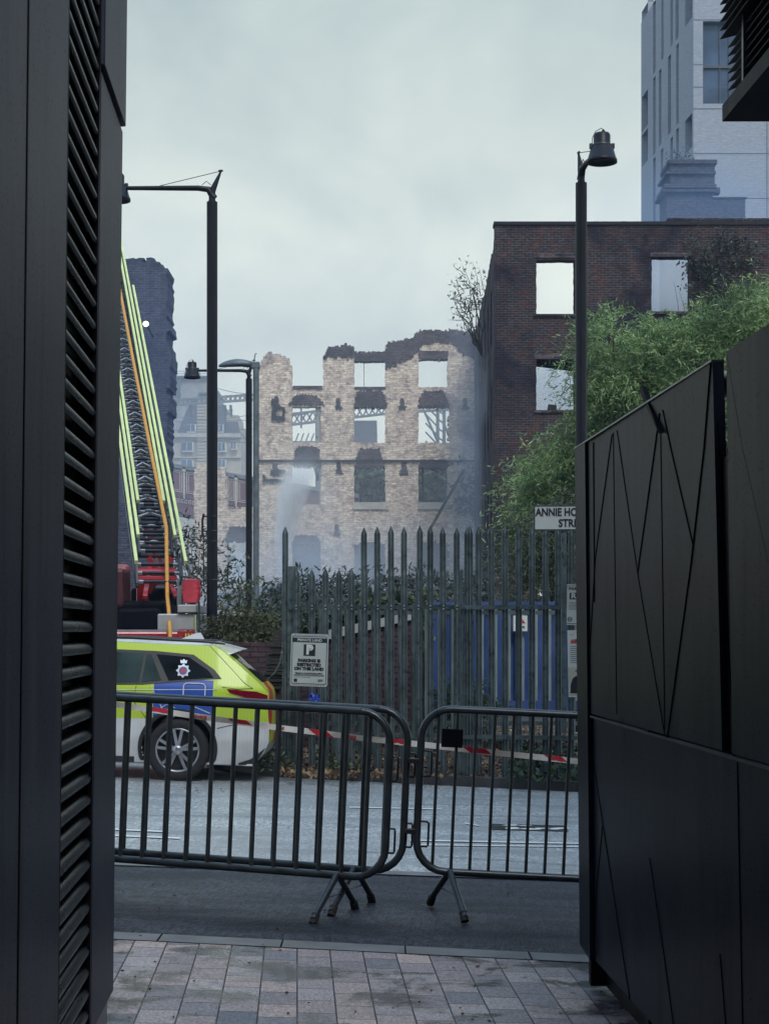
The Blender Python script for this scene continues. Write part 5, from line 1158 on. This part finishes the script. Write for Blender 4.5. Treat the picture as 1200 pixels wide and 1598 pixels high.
for px in (259, 287.5, 330, 353.5, 368.5): bq(mb, px - 1.7, px + 1.7, 5, 46, -.12, -.0); bq(mb, px - 2.6, px + 2.6, 3, 10, -.15, 0); bq(mb, px - 1.2, px + 1.2, 46, 52, -.10, 0)
mb.build('pilaster', 'cream_trim', br, True)
mb = MB(); px = 264
while px < 396:
    if not (303 < px < 332): 
        bq(mb, px, px + 5, 53, 54.2, -.0, .06); bq(mb, px, px + 1, 53, 59, 0, .062); bq(mb, px, px + 4, 58.4, 59.4, 0, .06); bq(mb, px + 3, px + 4, 55.6, 59, 0, .063); bq(mb, px + 1.9, px + 3.5, 55.5, 56.5, 0, .06)
    px += 6
mb.build('frieze', 'cream_trim', br, True)
mb = MB()
for px in range(200, 400, 14): mb.bar(BP(px, 62, .3), BP(px + 14, 78, .3), .07); mb.bar(BP(px + 14, 62, .3), BP(px, 78, .3), .07)
bq(mb, 60, 560, 77, 81, .2, .5); mb.build('lattice', 'iron_grey', br, True)
mb = MB(); vs = []
for i in range(21):
    px = 230 + i * 9; u = (px - 320) / 95; dz = 104 - 20 * (1 - u * u); vs += [BP(px, 80, .4), BP(px, dz - 12, .4)]
mb.add(vs, [(2 * i, 2 * i + 2, 2 * i + 3, 2 * i + 1) for i in range(20)]); mb.build('arch_rib', 'red_iron', br, True)
mb = MB(); mb.box(X(60, YB), X(235, YB), YB + .6, YB + 4, 0, Z(770, YB)); mb.build('abutment', 'tower_brick', br, True); mb = MB(); mb.box(X(400, YB), X(560, YB), YB + .6, YB + 4, 0, Z(770, YB)); mb.build('abutment', 'tower_brick', br, True)

# ------------------------------------------------------------------ far buildings
def px_box(mb, a, b, c, d, Y, dep): mb.box(X(a, Y), X(b, Y), Y, Y + dep, Z(d, Y), Z(c, Y))
YF = 132.0
fb = thing('stone_building', 'far pale stone building with slate mansard roofs beyond the railway bridge', 'building', (X(330, YF), YF, 0))
mb = MB(); mb.box(X(258, YF), X(376, YF), YF, YF + 10, 0, Z(678, YF)); mb.box(X(308, YF), X(326, YF), YF - .3, YF + 8, 0, Z(627, YF)); mb.box(X(345, YF), X(372, YF), YF + 1, YF + 8, 0, Z(655, YF)); mb.box(X(350, YF), X(370, YF), YF + 1, YF + 6, 0, Z(645, YF)); mb.build('wall', 'facade_pale', fb, True)
mb = MB(); mb.prism([(X(276, YF), Z(679, YF)), (X(308, YF), Z(679, YF)), (X(308, YF), Z(625, YF)), (X(298, YF), Z(625, YF))], YF - .2, YF + 7); mb.prism([(X(326, YF), Z(679, YF)), (X(353, YF), Z(679, YF)), (X(350, YF), Z(632, YF)), (X(326, YF), Z(632, YF))], YF - .2, YF + 7); mb.prism([(X(353, YF), Z(679, YF)), (X(374, YF), Z(679, YF)), (X(370, YF), Z(657, YF)), (X(353, YF), Z(657, YF))], YF + .2, YF + 7); mb.build('roof', 'slate', fb, True)
mb = MB()
for a, b in ((272, 376),):
    mb.box(X(a, YF), X(b, YF), YF - .4, YF, Z(683, YF), Z(677, YF)); mb.box(X(a, YF), X(b, YF), YF - .2, YF, Z(715, YF), Z(713, YF))
for i in range(24): mb.box(X(308, YF), X(326, YF), YF - .36, YF - .3, Z(630 + i * 5, YF), Z(628.5 + i * 5, YF))
mb.build('cornice', 'stone_pale', fb, True)
for (a, b, c, d) in ((283, 302, 690, 705), (283, 302, 717, 730), (340, 353, 690, 705), (340, 353, 717, 730), (291, 306, 662, 675), (337, 349, 662, 675), (360, 370, 690, 702), (263, 271, 640, 672), (263, 270, 690, 720)):
    mb = MB(); px_box(mb, a, b, c, d, YF - .42, .2); f_ = mb.build('window', 'window_white', fb, True)
    mb = MB(); mb.box(X(a + 1.2, YF), X((a + b) / 2 - .6, YF), YF - .46, YF - .43, Z(d - 1.5, YF), Z(c + 1.5, YF)); mb.box(X((a + b) / 2 + .6, YF), X(b - 1.2, YF), YF - .46, YF - .43, Z(d - 1.5, YF), Z(c + 1.5, YF))
    mb.v = [tuple(Vector(v) - Vector(fb.location)) for v in mb.v]; mb.build('pane', 'tower_glass', f_)
gb = thing('grey_block', 'far grey flat roofed block with roof railing above the stone building', 'building', (X(290, 150), 150, 0))
mb = MB(); mb.box(X(235, 150), X(324, 150), 150, 165, 0, Z(589, 150)); mb.build('wall', 'concrete', gb, True)
mb = MB(); mb.box(X(235, 150), X(325, 150), 149.6, 165, Z(590, 150), Z(587, 150)); px_box(mb, 276, 281, 590, 620, 149.7, .3); px_box(mb, 262, 280, 612, 614, 149.7, .3); px_box(mb, 310, 324, 612, 615, 149.7, .3); mb.build('trim', 'slate', gb, True)
mb = MB()
for py in (579, 583): mb.bar(P(240, py, 150), P(322, py, 150), .05)
for px in range(240, 324, 12): mb.bar(P(px, 588, 150), P(px, 579, 150), .05)
mb.bar(P(268, 588, 150), P(268, 573, 150), .07); mb.bar(P(264, 575, 150), P(274, 573, 150), .06); mb.bar(P(265, 577, 150), P(264, 570, 150), .12); mb.build('railing', 'iron_grey', gb, True)
wb = thing('white_building', 'low white rendered building under the railway bridge at the far left', 'building', (X(330, 105), 105, 0))
mb = MB(); mb.box(X(240, 105), X(400, 105), 105, 112, 0, Z(862, 105)); mb.build('wall', 'sign_white', wb, True)
for a, b, c, d in ((262, 268, 870, 890), (276, 284, 870, 890), (292, 300, 870, 890), (368, 374, 882, 892), (356, 366, 868, 874)): mb = MB(); px_box(mb, a, b, c, d, 104.9, .09); mb.build('window', 'slate', wb, True)
vb = thing('viaduct_wall', 'dim brick viaduct seen through the lower windows of the mill', 'wall', (X(560, 98), 98, 0))
mb = MB(); mb.prism([(X(395, 98), 0), (X(742, 98), 0), (X(742, 98), Z(735, 98)), (X(640, 98), Z(738, 98)), (X(612, 98), Z(752, 98)), (X(505, 98), Z(758, 98)), (X(503, 98), Z(770, 98)), (X(395, 98), Z(775, 98))], 98, 100); mb.build('wall', 'tower_brick', vb, True)
gs = thing('glazed_block', 'pale glass block behind the middle windows of the mill', 'building', (X(578, 118), 118, 0))
mb = MB(); mb.box(X(548, 118), X(588, 118), 118, 126, 0, Z(656, 118)); mb.box(X(492, 118), X(499, 118), 118, 120, 0, Z(636, 118)); mb.box(X(545, 118), X(720, 118), 116, 117, 0, Z(730, 118)); mb.build('wall', 'slate', gs, True)
# railway gantries
def truss(mb, a, b, h, n, w_=.10):
    for dz in (0, h): mb.bar(a + Vector((0, 0, dz)), b + Vector((0, 0, dz)), w_ * 1.3)
    for i in range(n):
        p, q_ = a.lerp(b, i / n), a.lerp(b, (i + 1) / n); u = Vector((0, 0, h)); mb.bar(p, q_ + u, w_ * .8); mb.bar(p + u, q_, w_ * .8)
YG = 112.0
g1 = thing('railway_gantry', 'lattice railway gantry crossing behind the small bell street lamp', 'gantry', (X(270, YG), YG, 0))
mb = MB(); truss(mb, P(215, 636, YG), P(408, 623, YG), .36, 26); mb.bar(P(226, 634, YG), P(226, 760, YG), .3); mb.bar(P(406, 623, YG), P(406, 760, YG), .3); mb.build('frame', 'iron_grey', g1, True)
mb = MB()
for px in (272, 297, 351, 360): mb.bar(P(px, 632, YG), P(px + 1, 650, YG), .16); mb.bar(P(px - 3, 640, YG), P(px + 3, 640, YG), .12)
mb.build('insulator', 'slate', g1, True)
g2 = thing('railway_gantry', 'lattice railway gantry seen through the upper windows of the mill', 'gantry', (X(690, YG), YG, 0))
mb = MB(); truss(mb, P(400, 669, YG - 2), P(615, 644, YG - 2), .7, 22, .12); truss(mb, P(615, 644, YG - 2), P(722, 638, YG - 2), .6, 10, .12)
for px in (683, 693): mb.bar(P(px, 632, YG), P(px, 800, YG), .22)
for py in range(640, 700, 14): mb.bar(P(683, py, YG), P(693, py + 7, YG), .1); mb.bar(P(664, py - 8, YG), P(683, py + 12, YG), .1)
mb.bar(P(660, 637, YG), P(684, 692, YG), .14); mb.bar(P(693, 660, YG), P(704, 692, YG), .12); mb.bar(P(470, 628, YG), P(470, 668, YG), .12); mb.bar(P(457, 648, YG), P(480, 645, YG), .1); mb.bar(P(457, 690, YG), P(500, 690, YG), .14); mb.bar(P(405, 669, YG - 2), P(405, 800, YG - 2), .3)
for k in range(6): mb.bar(P(460 + k * 8, 692, YG), P(466 + k * 8, 676, YG), .08)
mb.build('frame', 'iron_grey', g2, True)
ow = thing('overhead_wires', 'thin overhead railway wires strung across the far left', 'wires', (X(330, 120), 120, 8))
mb = MB()
for a, b in (((215, 640), (406, 655)), ((215, 655), (406, 645)), ((330, 603), (430, 612)), ((215, 665), (406, 668)), ((215, 672), (406, 690)), ((215, 686), (406, 680))):
    p, q_ = P(*a, 120), P(*b, 120); mb.tube([p.lerp(q_, i / 8) - Vector((0, 0, .3 * math.sin(math.pi * i / 8))) for i in range(9)], .022, 4)
mb.build('wire', 'slate', ow, True)

# ------------------------------------------------------------------ yard: container, brick walls, stacked slabs
YC = 21.4
ct = thing('storage_container', 'blue corrugated steel container behind the palisade fence', 'container', (X(780, YC), YC, KH))
mb = MB(); x = X(674, YC); x1 = X(960, YC); vs = []; zt_, zb_ = Z(950, YC), Z(1094, YC) ; k = 0; pts = []
while x < x1: pts += [(x, 0), (x + .12, 0), (x + .155, .05), (x + .235, .05)]; x += .27
for a, d_ in pts: vs += [(a, YC + d_, zb_), (a, YC + d_, zt_)]
mb.add(vs, [(2 * i, 2 * i + 2, 2 * i + 3, 2 * i + 1) for i in range(len(pts) - 1)]); mb.build('corrugated_side', 'blue_steel', ct, True)
mb = MB(); mb.box(X(672, YC), x1 + .02, YC - .03, YC + .06, zt_, zt_ + .09); mb.box(X(672, YC), x1 + .02, YC - .03, YC + .06, zb_ - .12, zb_); mb.box(X(668, YC), X(673, YC), YC - .03, YC + .1, zb_ - .12, zt_ + .09); mb.build('frame', 'blue_steel', ct, True)
mb = MB(); mb.box(X(674, YC), x1, YC + .08, YC + 2.3, zb_ - .1, zt_ + .05); mb.build('body', 'blue_steel', ct, True)
mb = MB()
for px in range(688, 950, 21): mb.box(X(px, YC), X(px, YC) + .03, YC - .035, YC - .005, zb_, zt_)
mb.build('pale_rib', 'galv_light', ct, True)  # pale ribs spaced along the corrugated side
YY = 20.6
bw = thing('brick_wall', 'purple brick wall with a sloping concrete coping behind the low pales', 'wall', (X(570, YY), YY, KH))
mb = MB(); sl = [(X(440, YY), Z(1016, YY)), (X(505, YY), Z(1000, YY)), (X(644, YY), Z(967, YY))]
mb.prism([(X(440, YY), .05), (X(645, YY), .05), (X(645, YY), sl[2][1]), sl[1], sl[0]], YY, YY + .3); mb.build('wall', 'yard_brick', bw, True)
mb = MB()
for (a, b), (c, d) in zip(sl, sl[1:]): mb.hexa([(a, YY - .05, b), (c, YY - .05, d), (c, YY + .36, d), (a, YY + .36, b), (a, YY - .05, b + .12), (c, YY - .05, d + .10), (c, YY + .36, d + .10), (a, YY + .36, b + .12)])
mb.build('coping', 'concrete', bw, True)
YL = 23.5
b2 = thing('brick_wall', 'low dark brick wall behind the grey post and the police car', 'wall', (X(390, YL), YL, KH))
mb = MB(); mb.box(X(336, YL), X(445, YL), YL, YL + .25, 0, Z(1003, YL)); mb.build('wall', 'yard_brick', b2, True)
st = thing('slab_stack', 'leaning stack of dark ribbed slabs beside the fence post', 'stack', (X(424, 19.4), 19.4, KH))
random.seed(3)
for k in range(17):
    z = Z(1075, 19.4) + k * .041; x0 = X(405, 19.4) + k * .011; mb = MB(); mb.box(x0 + random.uniform(-.01, .01), x0 + .26 - k * .003, 19.35 + random.uniform(-.02, .02), 19.8, z, z + .031); mb.build('slab', 'timber_dark', st, True)
mb = MB(); mb.box(X(402, 19.4), X(436, 19.4), 19.4, 19.75, KH - .05, Z(1075, 19.4)); mb.build('base', 'timber_dark', st, True)
cbl = thing('loose_cable', 'pale cable drooping from the fence post down behind the police car', 'cable', tuple(P(436, 1030, 17.9)))
mb = MB(); mb.tube([P(440, 1018, 17.85), P(437, 1035, 17.9), P(428, 1052, 18.0), P(415, 1064, 18.1), P(404, 1068, 18.3), P(398, 1080, 18.5)], .011, 6); mb.build('cable', 'galv_light', cbl, True)
cl2 = thing('blue_rag', 'scrap of blue plastic caught on the low fence pales', 'litter', tuple(P(490, 1093, 17.5)))
mb = MB(); vs = []
for i in range(9):
    for j in range(5): vs.append((i * .016 - .06 + .012 * nz2(i, j, 1.3), -.03 + .03 * nz2(i, j, .9, 2), j * .022 - i * .004 + .02 * nz2(i, j, .7, 4)))
mb.add(vs, [(i * 5 + j, i * 5 + j + 1, i * 5 + j + 6, i * 5 + j + 5) for i in range(8) for j in range(4)]); mb.build('rag', 'police_blue', cl2)

# ------------------------------------------------------------------ vegetation
def B(px, py, Y, r_px, sz=.8, sy=.8): v = P(px, py, Y); return (v.x, v.y, v.z, r_px * Y / F, sz, sy)
YV = 31.0
tree('willow_tree', 'feathery green willow filling the gap left of the lamp post', 'tree', (X(858, YV), YV, KH), [B(868, 742, YV, 36, 1.0), B(838, 765, YV, 26, 1), B(890, 700, YV, 20, 1), B(880, 770, YV, 36, 1), B(850, 800, YV + .5, 26, 1)], 760, 15, .8, .13, .022, 'leaf_willow', r0=.07)
tree('willow_tree', 'feathery green willow just right of the lamp post', 'tree', (X(945, YV), YV - .5, KH), [B(968, 595, YV - .5, 46, 1), B(945, 530, YV - .5, 30, 1), B(950, 670, YV - .5, 52, 1), B(990, 610, YV - .5, 50, 1), B(930, 740, YV, 46, 1)], 1550, 15, .8, .13, .022, 'leaf_willow', r0=.08)
tree('willow_tree', 'broad bright green willow mass in the middle of the thicket', 'tree', (X(1050, YV), YV + .4, KH), [B(1030, 570, YV, 58, .8), B(1015, 540, YV, 30, .8), B(1070, 590, YV, 60, 1), B(1065, 540, YV, 28, .8), B(1020, 650, YV, 60, 1), B(1090, 660, YV, 60, 1)], 1800, 15, .8, .13, .022, 'leaf_willow', r0=.09)
tree('willow_tree', 'willow at the right edge rising highest above the steel wall', 'tree', (X(1160, YV), YV - .2, KH), [B(1150, 520, YV, 52, .9), B(1190, 490, YV, 46, .9), B(1115, 540, YV, 40, .9), B(1170, 600, YV, 60, 1), B(1230, 520, YV, 60, 1), B(1100, 520, YV, 24, 1)], 1700, 15, .8, .13, .022, 'leaf_willow', r0=.09)
tree('bush', 'dark leafy bush at the foot of the willows behind the blue container', 'bush', (X(850, 29), 29, KH), [B(830, 850, 29, 50, .8), B(880, 870, 29, 50, .8), B(890, 810, 29, 36, 1), B(855, 920, 29, 44, 1)], 800, 15, .5, .12, .022, 'leaf_scrub', r0=.05)
# bare birch against the sky
bt = thing('bare_tree', 'thin nearly leafless tree growing by the corner of the warehouse', 'tree', (X(752, 60), 60, Z(520, 60)))
mb = MB(); tips = [P(px, py, 60) - Vector(bt.location) for px, py in ((712, 430), (722, 414), (738, 410), (748, 418), (706, 452), (715, 470), (730, 432), (716, 490), (735, 450), (727, 505), (745, 440), (708, 440))]
for t_ in tips:
    branches(mb, (0, 0, -.8), [t_], .03, .25)
    for k in range(4):
        a = Vector((0, 0, 0)).lerp(t_, random.uniform(.4, .9)); branches(mb, a, [a + Vector((random.uniform(-.7, .3), random.uniform(-.3, .3), random.uniform(-.2, .6)))], .018, .2)
mb.build('trunk', 'bark', bt)
pp = np.array([tuple(t_ * random.uniform(.55, 1.05) + Vector((random.uniform(-.35, .35), random.uniform(-.2, .2), random.uniform(-.3, .3)))) for t_ in tips for _ in range(26)]); V, F4 = leaves(pp, RNG.normal(size=(len(pp), 3)), .16, .05, .3); quadmesh('crown', V, F4, 'leaf_grey', bt)
# creeper on the warehouse wall
cv = thing('creeper', 'dark straggling creeper clinging high on the warehouse wall', 'climber', (X(1110, 51.8), 51.8, 8)); bl = [(b[0] - cv.location.x, b[1] - 51.8, b[2] - 8, b[3], b[4], .25) for b in [B(1112, 400, 51.8, 28, 1), B(1125, 430, 51.8, 30, 1), B(1105, 450, 51.8, 24, 1), B(1150, 400, 51.8, 24, 1), B(1092, 390, 51.8, 12, 2)]]
V, F4 = sprays(bl, 170, 12, .5, .13, .06, .2); quadmesh('leaves', V, F4, 'leaf_grey', cv)
mb = MB(); branches(mb, (0, 0, -4), [(b[0], 0, b[2] + b[3] * .7) for b in bl], .05); branches(mb, (-.4, 0, 1.2), [P(px, py, 51.8) - Vector(cv.location) for px, py in ((1060, 455), (1052, 440), (1066, 468), (1072, 430))], .02); mb.build('stem', 'bark', cv)
c2 = thing('creeper', 'sparse pale creeper on the mill wall beside the warehouse corner', 'climber', (X(722, 74.7), 74.7, 6)); bl = [(b[0] - c2.location.x, b[1] - 74.7, b[2] - 6, b[3], b[4], .3) for b in [B(728, 760, 74.7, 14, 1.6), B(724, 790, 74.7, 10, 1.6), B(733, 720, 74.7, 8, 2)]]
V, F4 = sprays(bl, 26, 8, .6, .3, .12, .4); quadmesh('leaves', V, F4, 'leaf_grey', c2)
# scrub between poles
tree('bush', 'leggy grey green bush between the dark lamp post and the grey post', 'bush', (X(372, 36), 36, 0), [B(370, 905, 36, 22, 1.2), B(392, 930, 36, 24, 1), B(360, 950, 36, 28, 1), B(402, 975, 36, 30, 1)], 110, 12, .6, .15, .05, 'leaf_scrub', 'bark_pale', .04)
tree('bush', 'wispy dark shrub under the bridge beside the ladder foot', 'bush', (X(298, 45), 45, 0), [B(300, 870, 45, 24, 1.6), B(285, 850, 45, 18, 1.4), B(315, 920, 45, 22, 1)], 80, 12, .8, .2, .05, 'leaf_grey', 'bark_pale', .05, .2)
tree('bush', 'yellowing scrub behind the low dark brick wall', 'bush', (X(390, 26), 26, KH), [B(365, 990, 26, 30, .7), B(400, 985, 26, 30, .6), B(430, 990, 26, 22, .7), B(345, 975, 26, 18, .9)], 300, 12, .4, .09, .03, 'leaf_olive', 'bark_pale', .025)
tree('bush', 'dark evergreen bush where the brick wall meets the blue container', 'bush', (X(662, 22), 22, KH), [B(660, 985, 22, 20, 1.8), B(664, 1030, 22, 20, 1.8), B(660, 1080, 22, 22, 1.2)], 330, 14, .3, .07, .03, 'leaf_ivy', r0=.03)
tree('bush', 'low dark conifer in front of the blue container', 'bush', (X(716, 20.9), 20.9, KH), [B(700, 1095, 20.9, 22, 1), B(726, 1092, 20.9, 26, 1), B(755, 1105, 20.9, 20, .8), B(716, 1130, 20.9, 30, .8)], 560, 16, .25, .05, .012, 'leaf_ivy', r0=.02)
hv = thing('hedge', 'thick ivy hedge overhanging the sloping wall coping', 'hedge', (X(580, 21.6), 21.6, KH)); bl = [(b[0] - hv.location.x, b[1] - 21.6, b[2] - KH, b[3], b[4], b[5]) for b in [B(500 + 17 * i, 985 - i * 3.2, 21.6, 20, 1.0, 1) for i in range(10)] + [B(505 + 17 * i, 1000 - i * 3, 21.6, 20, 1.2, 1) for i in range(9)]]
V, F4 = sprays(bl, 1300, 12, .25, .07, .05, .3); quadmesh('leaves', V, F4, 'leaf_scrub', hv); mb = MB(); branches(mb, (0, 0, 0), [(b[0], b[1], b[2]) for b in bl[::2]], .03); mb.build('stem', 'bark', hv)
def ground_plants(name, label, cat, pxa, pxb, pya, pyb, n, leaf, ln, wd, hgt, stuff=False, ybase=None):
    P_ = []
    for _ in range(n):
        px = random.uniform(pxa, pxb); py = random.uniform(pya, pyb); v = PG(px, py, KH); P_.append((v.x, v.y, v.z + abs(random.gauss(0, hgt))))
    P_ = np.array(P_); c = P_.mean(0); V, F4 = leaves(P_ - c, RNG.normal(size=(n, 3)) * np.array([1, 1, .5]), ln, wd, -.1 if hgt > .02 else 0)
    o = quadmesh(name, V, F4, leaf); o.location = c
    return tag(o, label, cat, None, 'stuff' if stuff else None)
random.seed(21)
ground_plants('ivy', 'dark ivy spilling over the far kerb at the right', 'ivy', 795, 960, 1178, 1222, 1500, 'leaf_ivy', .075, .06, .10, True)
ground_plants('ivy', 'green ivy clump at the foot of the low pales', 'ivy', 495, 580, 1160, 1206, 700, 'leaf_scrub', .06, .045, .05, True)
ground_plants('weeds', 'weeds beside the police car under the fence', 'weeds', 395, 470, 1160, 1205, 600, 'leaf_scrub', .07, .03, .08, True)
ground_plants('leaf_litter', 'brown fallen leaves covering the yard behind the kerb', 'leaves', 440, 1000, 1135, 1212, 9000, 'leaf_litter', .06, .045, .006, True)
P_ = []
for _ in range(420):
    v = PG(random.uniform(150, 960), random.uniform(1228, 1236) if random.random() < .25 else random.uniform(1380, 1598), .010); P_.append((v.x, v.y, v.z + .003))
P_ = np.array(P_[:150]); V, F4 = leaves(P_, RNG.normal(size=(len(P_), 3)) * np.array([1, 1, .08]), .022, .012, 0); tag(quadmesh('litter', V, F4, 'leaf_litter'), 'tiny bits of leaf litter on the wet paving', 'litter', kind='stuff')
# far scrub bank in front of the ruins
bl = [B(440 + 22 * i, 935 + 8 * math.sin(i * 1.7), 46, 24, .9, 1) for i in range(15)] + [B(430 + 30 * i, 965, 45, 30, .9, 1) for i in range(12)] + [B(345 + 16 * i, 1005, 45, 16, .8, 1) for i in range(6)]
V, F4 = sprays(bl, 1300, 12, .7, .2, .06, .3); tag(quadmesh('undergrowth', V, F4, 'leaf_grey'), 'grey green undergrowth banked in front of the ruins', 'undergrowth', kind='stuff')
bl = [B(640 + 14 * i, 760 + 6 * math.sin(i), 96, 18, 1, 1) for i in range(6)] + [B(545 + 14 * i, 748, 96, 10, 1, 1) for i in range(5)]
V, F4 = sprays(bl, 420, 12, 1.2, .5, .2, .3); tag(quadmesh('foliage', V, F4, 'leaf_scrub'), 'smoky green foliage behind the lower mill windows', 'foliage', kind='stuff')

# ------------------------------------------------------------------ haze, smoke and the water jet
def volmat(name, col, dens, kind='even', nscale=2.0, thr=.4):
    m = bpy.data.materials.new(name); m.use_nodes = True; nt = m.node_tree; nt.nodes.clear(); MATS[name] = m
    o = N(nt, 'ShaderNodeOutputMaterial'); v = N(nt, 'ShaderNodeVolumePrincipled'); v.inputs['Color'].default_value = (*col, 1); v.inputs['Density'].default_value = dens; v.inputs['Anisotropy'].default_value = .1
    nt.links.new(v.outputs[0], o.inputs['Volume'])
    if kind != 'even':
        oc = objv(nt); n = N(nt, 'ShaderNodeVectorMath', operation='LENGTH'); nt.links.new(oc, n.inputs[0])
        if kind == 'puff': f = ramp(nt, n.outputs['Value'], .35, 1.0, (1, 1, 1), (0, 0, 0))
        ns = tnoise(nt, N(nt, 'ShaderNodeNewGeometry').outputs['Position'], nscale, 4, .6, .6); d = math_(nt, 'MULTIPLY', math_(nt, 'MULTIPLY', f, ramp(nt, ns, thr, thr + .3)), dens); nt.links.new(d, v.inputs['Density'])
    return m
volmat('haze', (.50, .68, .96), .0006)
mb = MB(); mb.box(-90, 90, -8, 190, -1.5, 36.5); tag(mb.build('haze', 'haze'), kind='stuff')
def puff(c, sc, dens, col, ns, thr, label, nm='smoke'):
    bm = bmesh.new(); bmesh.ops.create_icosphere(bm, subdivisions=3, radius=1); me = bpy.data.meshes.new(nm); bm.to_mesh(me); bm.free()
    nmn = 'smoke_%d' % len(MATS); volmat(nmn, col, dens, 'puff', ns, thr); me.materials.append(MATS[nmn]); o = bpy.data.objects.new(nm, me); C.objects.link(o); o.location = c; o.scale = sc; tag(o, label, 'smoke', kind='stuff')
BL = (.70, .82, 1.0)
puff(P(742, 700, 67), (1.6, 7.5, 7.5), .075, BL, .35, .30, 'blue smoke drifting along the corner of the warehouse')
puff(P(640, 900, 66), (9, 4, 2.8), .20, (.86, .92, 1.0), .35, .32, 'low blue smoke at the foot of the mill wall')
puff(P(395, 930, 60), (5.5, 6, 3.2), .10, BL, .3, .32, 'thin smoke hanging by the bridge')
puff(P(1110, 330, 59.5), (7, 3.0, 2.8), .075, (.36, .58, .92), .35, .25, 'smoke rising behind the warehouse')
puff(P(225, 600, 47.6), (3.2, 1.8, 6.5), .06, (.34, .54, .92), .3, .05, 'thin blue smoke before the dark brick wall end')
puff(P(866, 610, 58), (3, 3.5, 2.2), .35, (.8, .9, 1.0), .4, .25, 'pale smoke filling a warehouse window')
puff(Vector((3, 66, 3)), (42, 11.5, 19), .014, (.84, .90, .96), .08, .05, 'smoke veil hanging before the mill')
puff(Vector((-4, 106, 6)), (70, 24, 22), .008, (.84, .90, .96), .05, .05, 'smoke veil hanging over the railway')
puff(P(470, 800, 71), (2.2, 2.0, 3.4), .22, (.92, .96, 1.0), .9, .30, 'fine spray mist drifting round the water jet')
puff(P(1047, 443, 57.5), (2.2, 3, 2.2), .28, (.9, .95, 1.0), .4, .15, 'pale smoke behind the upper right warehouse window')
def jet():
    m = bpy.data.materials.new('water_spray'); m.use_nodes = True; nt = m.node_tree; nt.nodes.clear(); MATS['water_spray'] = m
    o = N(nt, 'ShaderNodeOutputMaterial'); v = N(nt, 'ShaderNodeVolumePrincipled'); v.inputs['Color'].default_value = (.97, .99, 1, 1)
    nt.links.new(v.outputs[0], o.inputs['Volume']); s = N(nt, 'ShaderNodeSeparateXYZ'); oc = objv(nt); nt.links.new(oc, s.inputs[0])
    # local z from 0 (foot) to 5 (top); the jet leans and widens upward
    cx_ = math_(nt, 'MULTIPLY_ADD', math_(nt, 'POWER', math_(nt, 'MAXIMUM', s.outputs[2], 0), 1.6), .07, .0)
    wd_ = math_(nt, 'MULTIPLY_ADD', s.outputs[2], .16, .16)
    dx = math_(nt, 'DIVIDE', math_(nt, 'SUBTRACT', s.outputs[0], cx_), wd_); dy = math_(nt, 'DIVIDE', s.outputs[1], wd_)
    r2 = math_(nt, 'ADD', math_(nt, 'MULTIPLY', dx, dx), math_(nt, 'MULTIPLY', dy, dy)); f = ramp(nt, r2, 0, 1.2, (1, 1, 1), (0, 0, 0))
    ns = tnoise(nt, mapped(nt, oc, (1.6, 1.6, .7)), 2.6, 6, .75, 1.2); tp = ramp(nt, math_(nt, 'DIVIDE', s.outputs[2], 5.2), .35, .95, (1, 1, 1), (0, 0, 0))
    d = math_(nt, 'MULTIPLY', math_(nt, 'MULTIPLY', f, tp), math_(nt, 'MULTIPLY', ramp(nt, ns, .36, .60), 11)); nt.links.new(d, v.inputs['Density'])
    b = P(437, 905, 70); mb = MB(); mb.lathe([(0, 0), (.45, 0), (1.4, 2.5), (2.2, 5.3), (0, 5.3)], (0, 0, 0), 'z', 20); mb.v = [(v_[0] + .07 * max(0, v_[2]) ** 1.6, v_[1], v_[2]) for v_ in mb.v]; o_ = mb.build('water_spray', 'water_spray'); o_.location = b; tag(o_, 'white jet of water spraying up against the mill wall', 'water jet', kind='stuff')
jet()
for o in list(bpy.data.objects):
    if o.type == 'EMPTY' and not o.children: pass
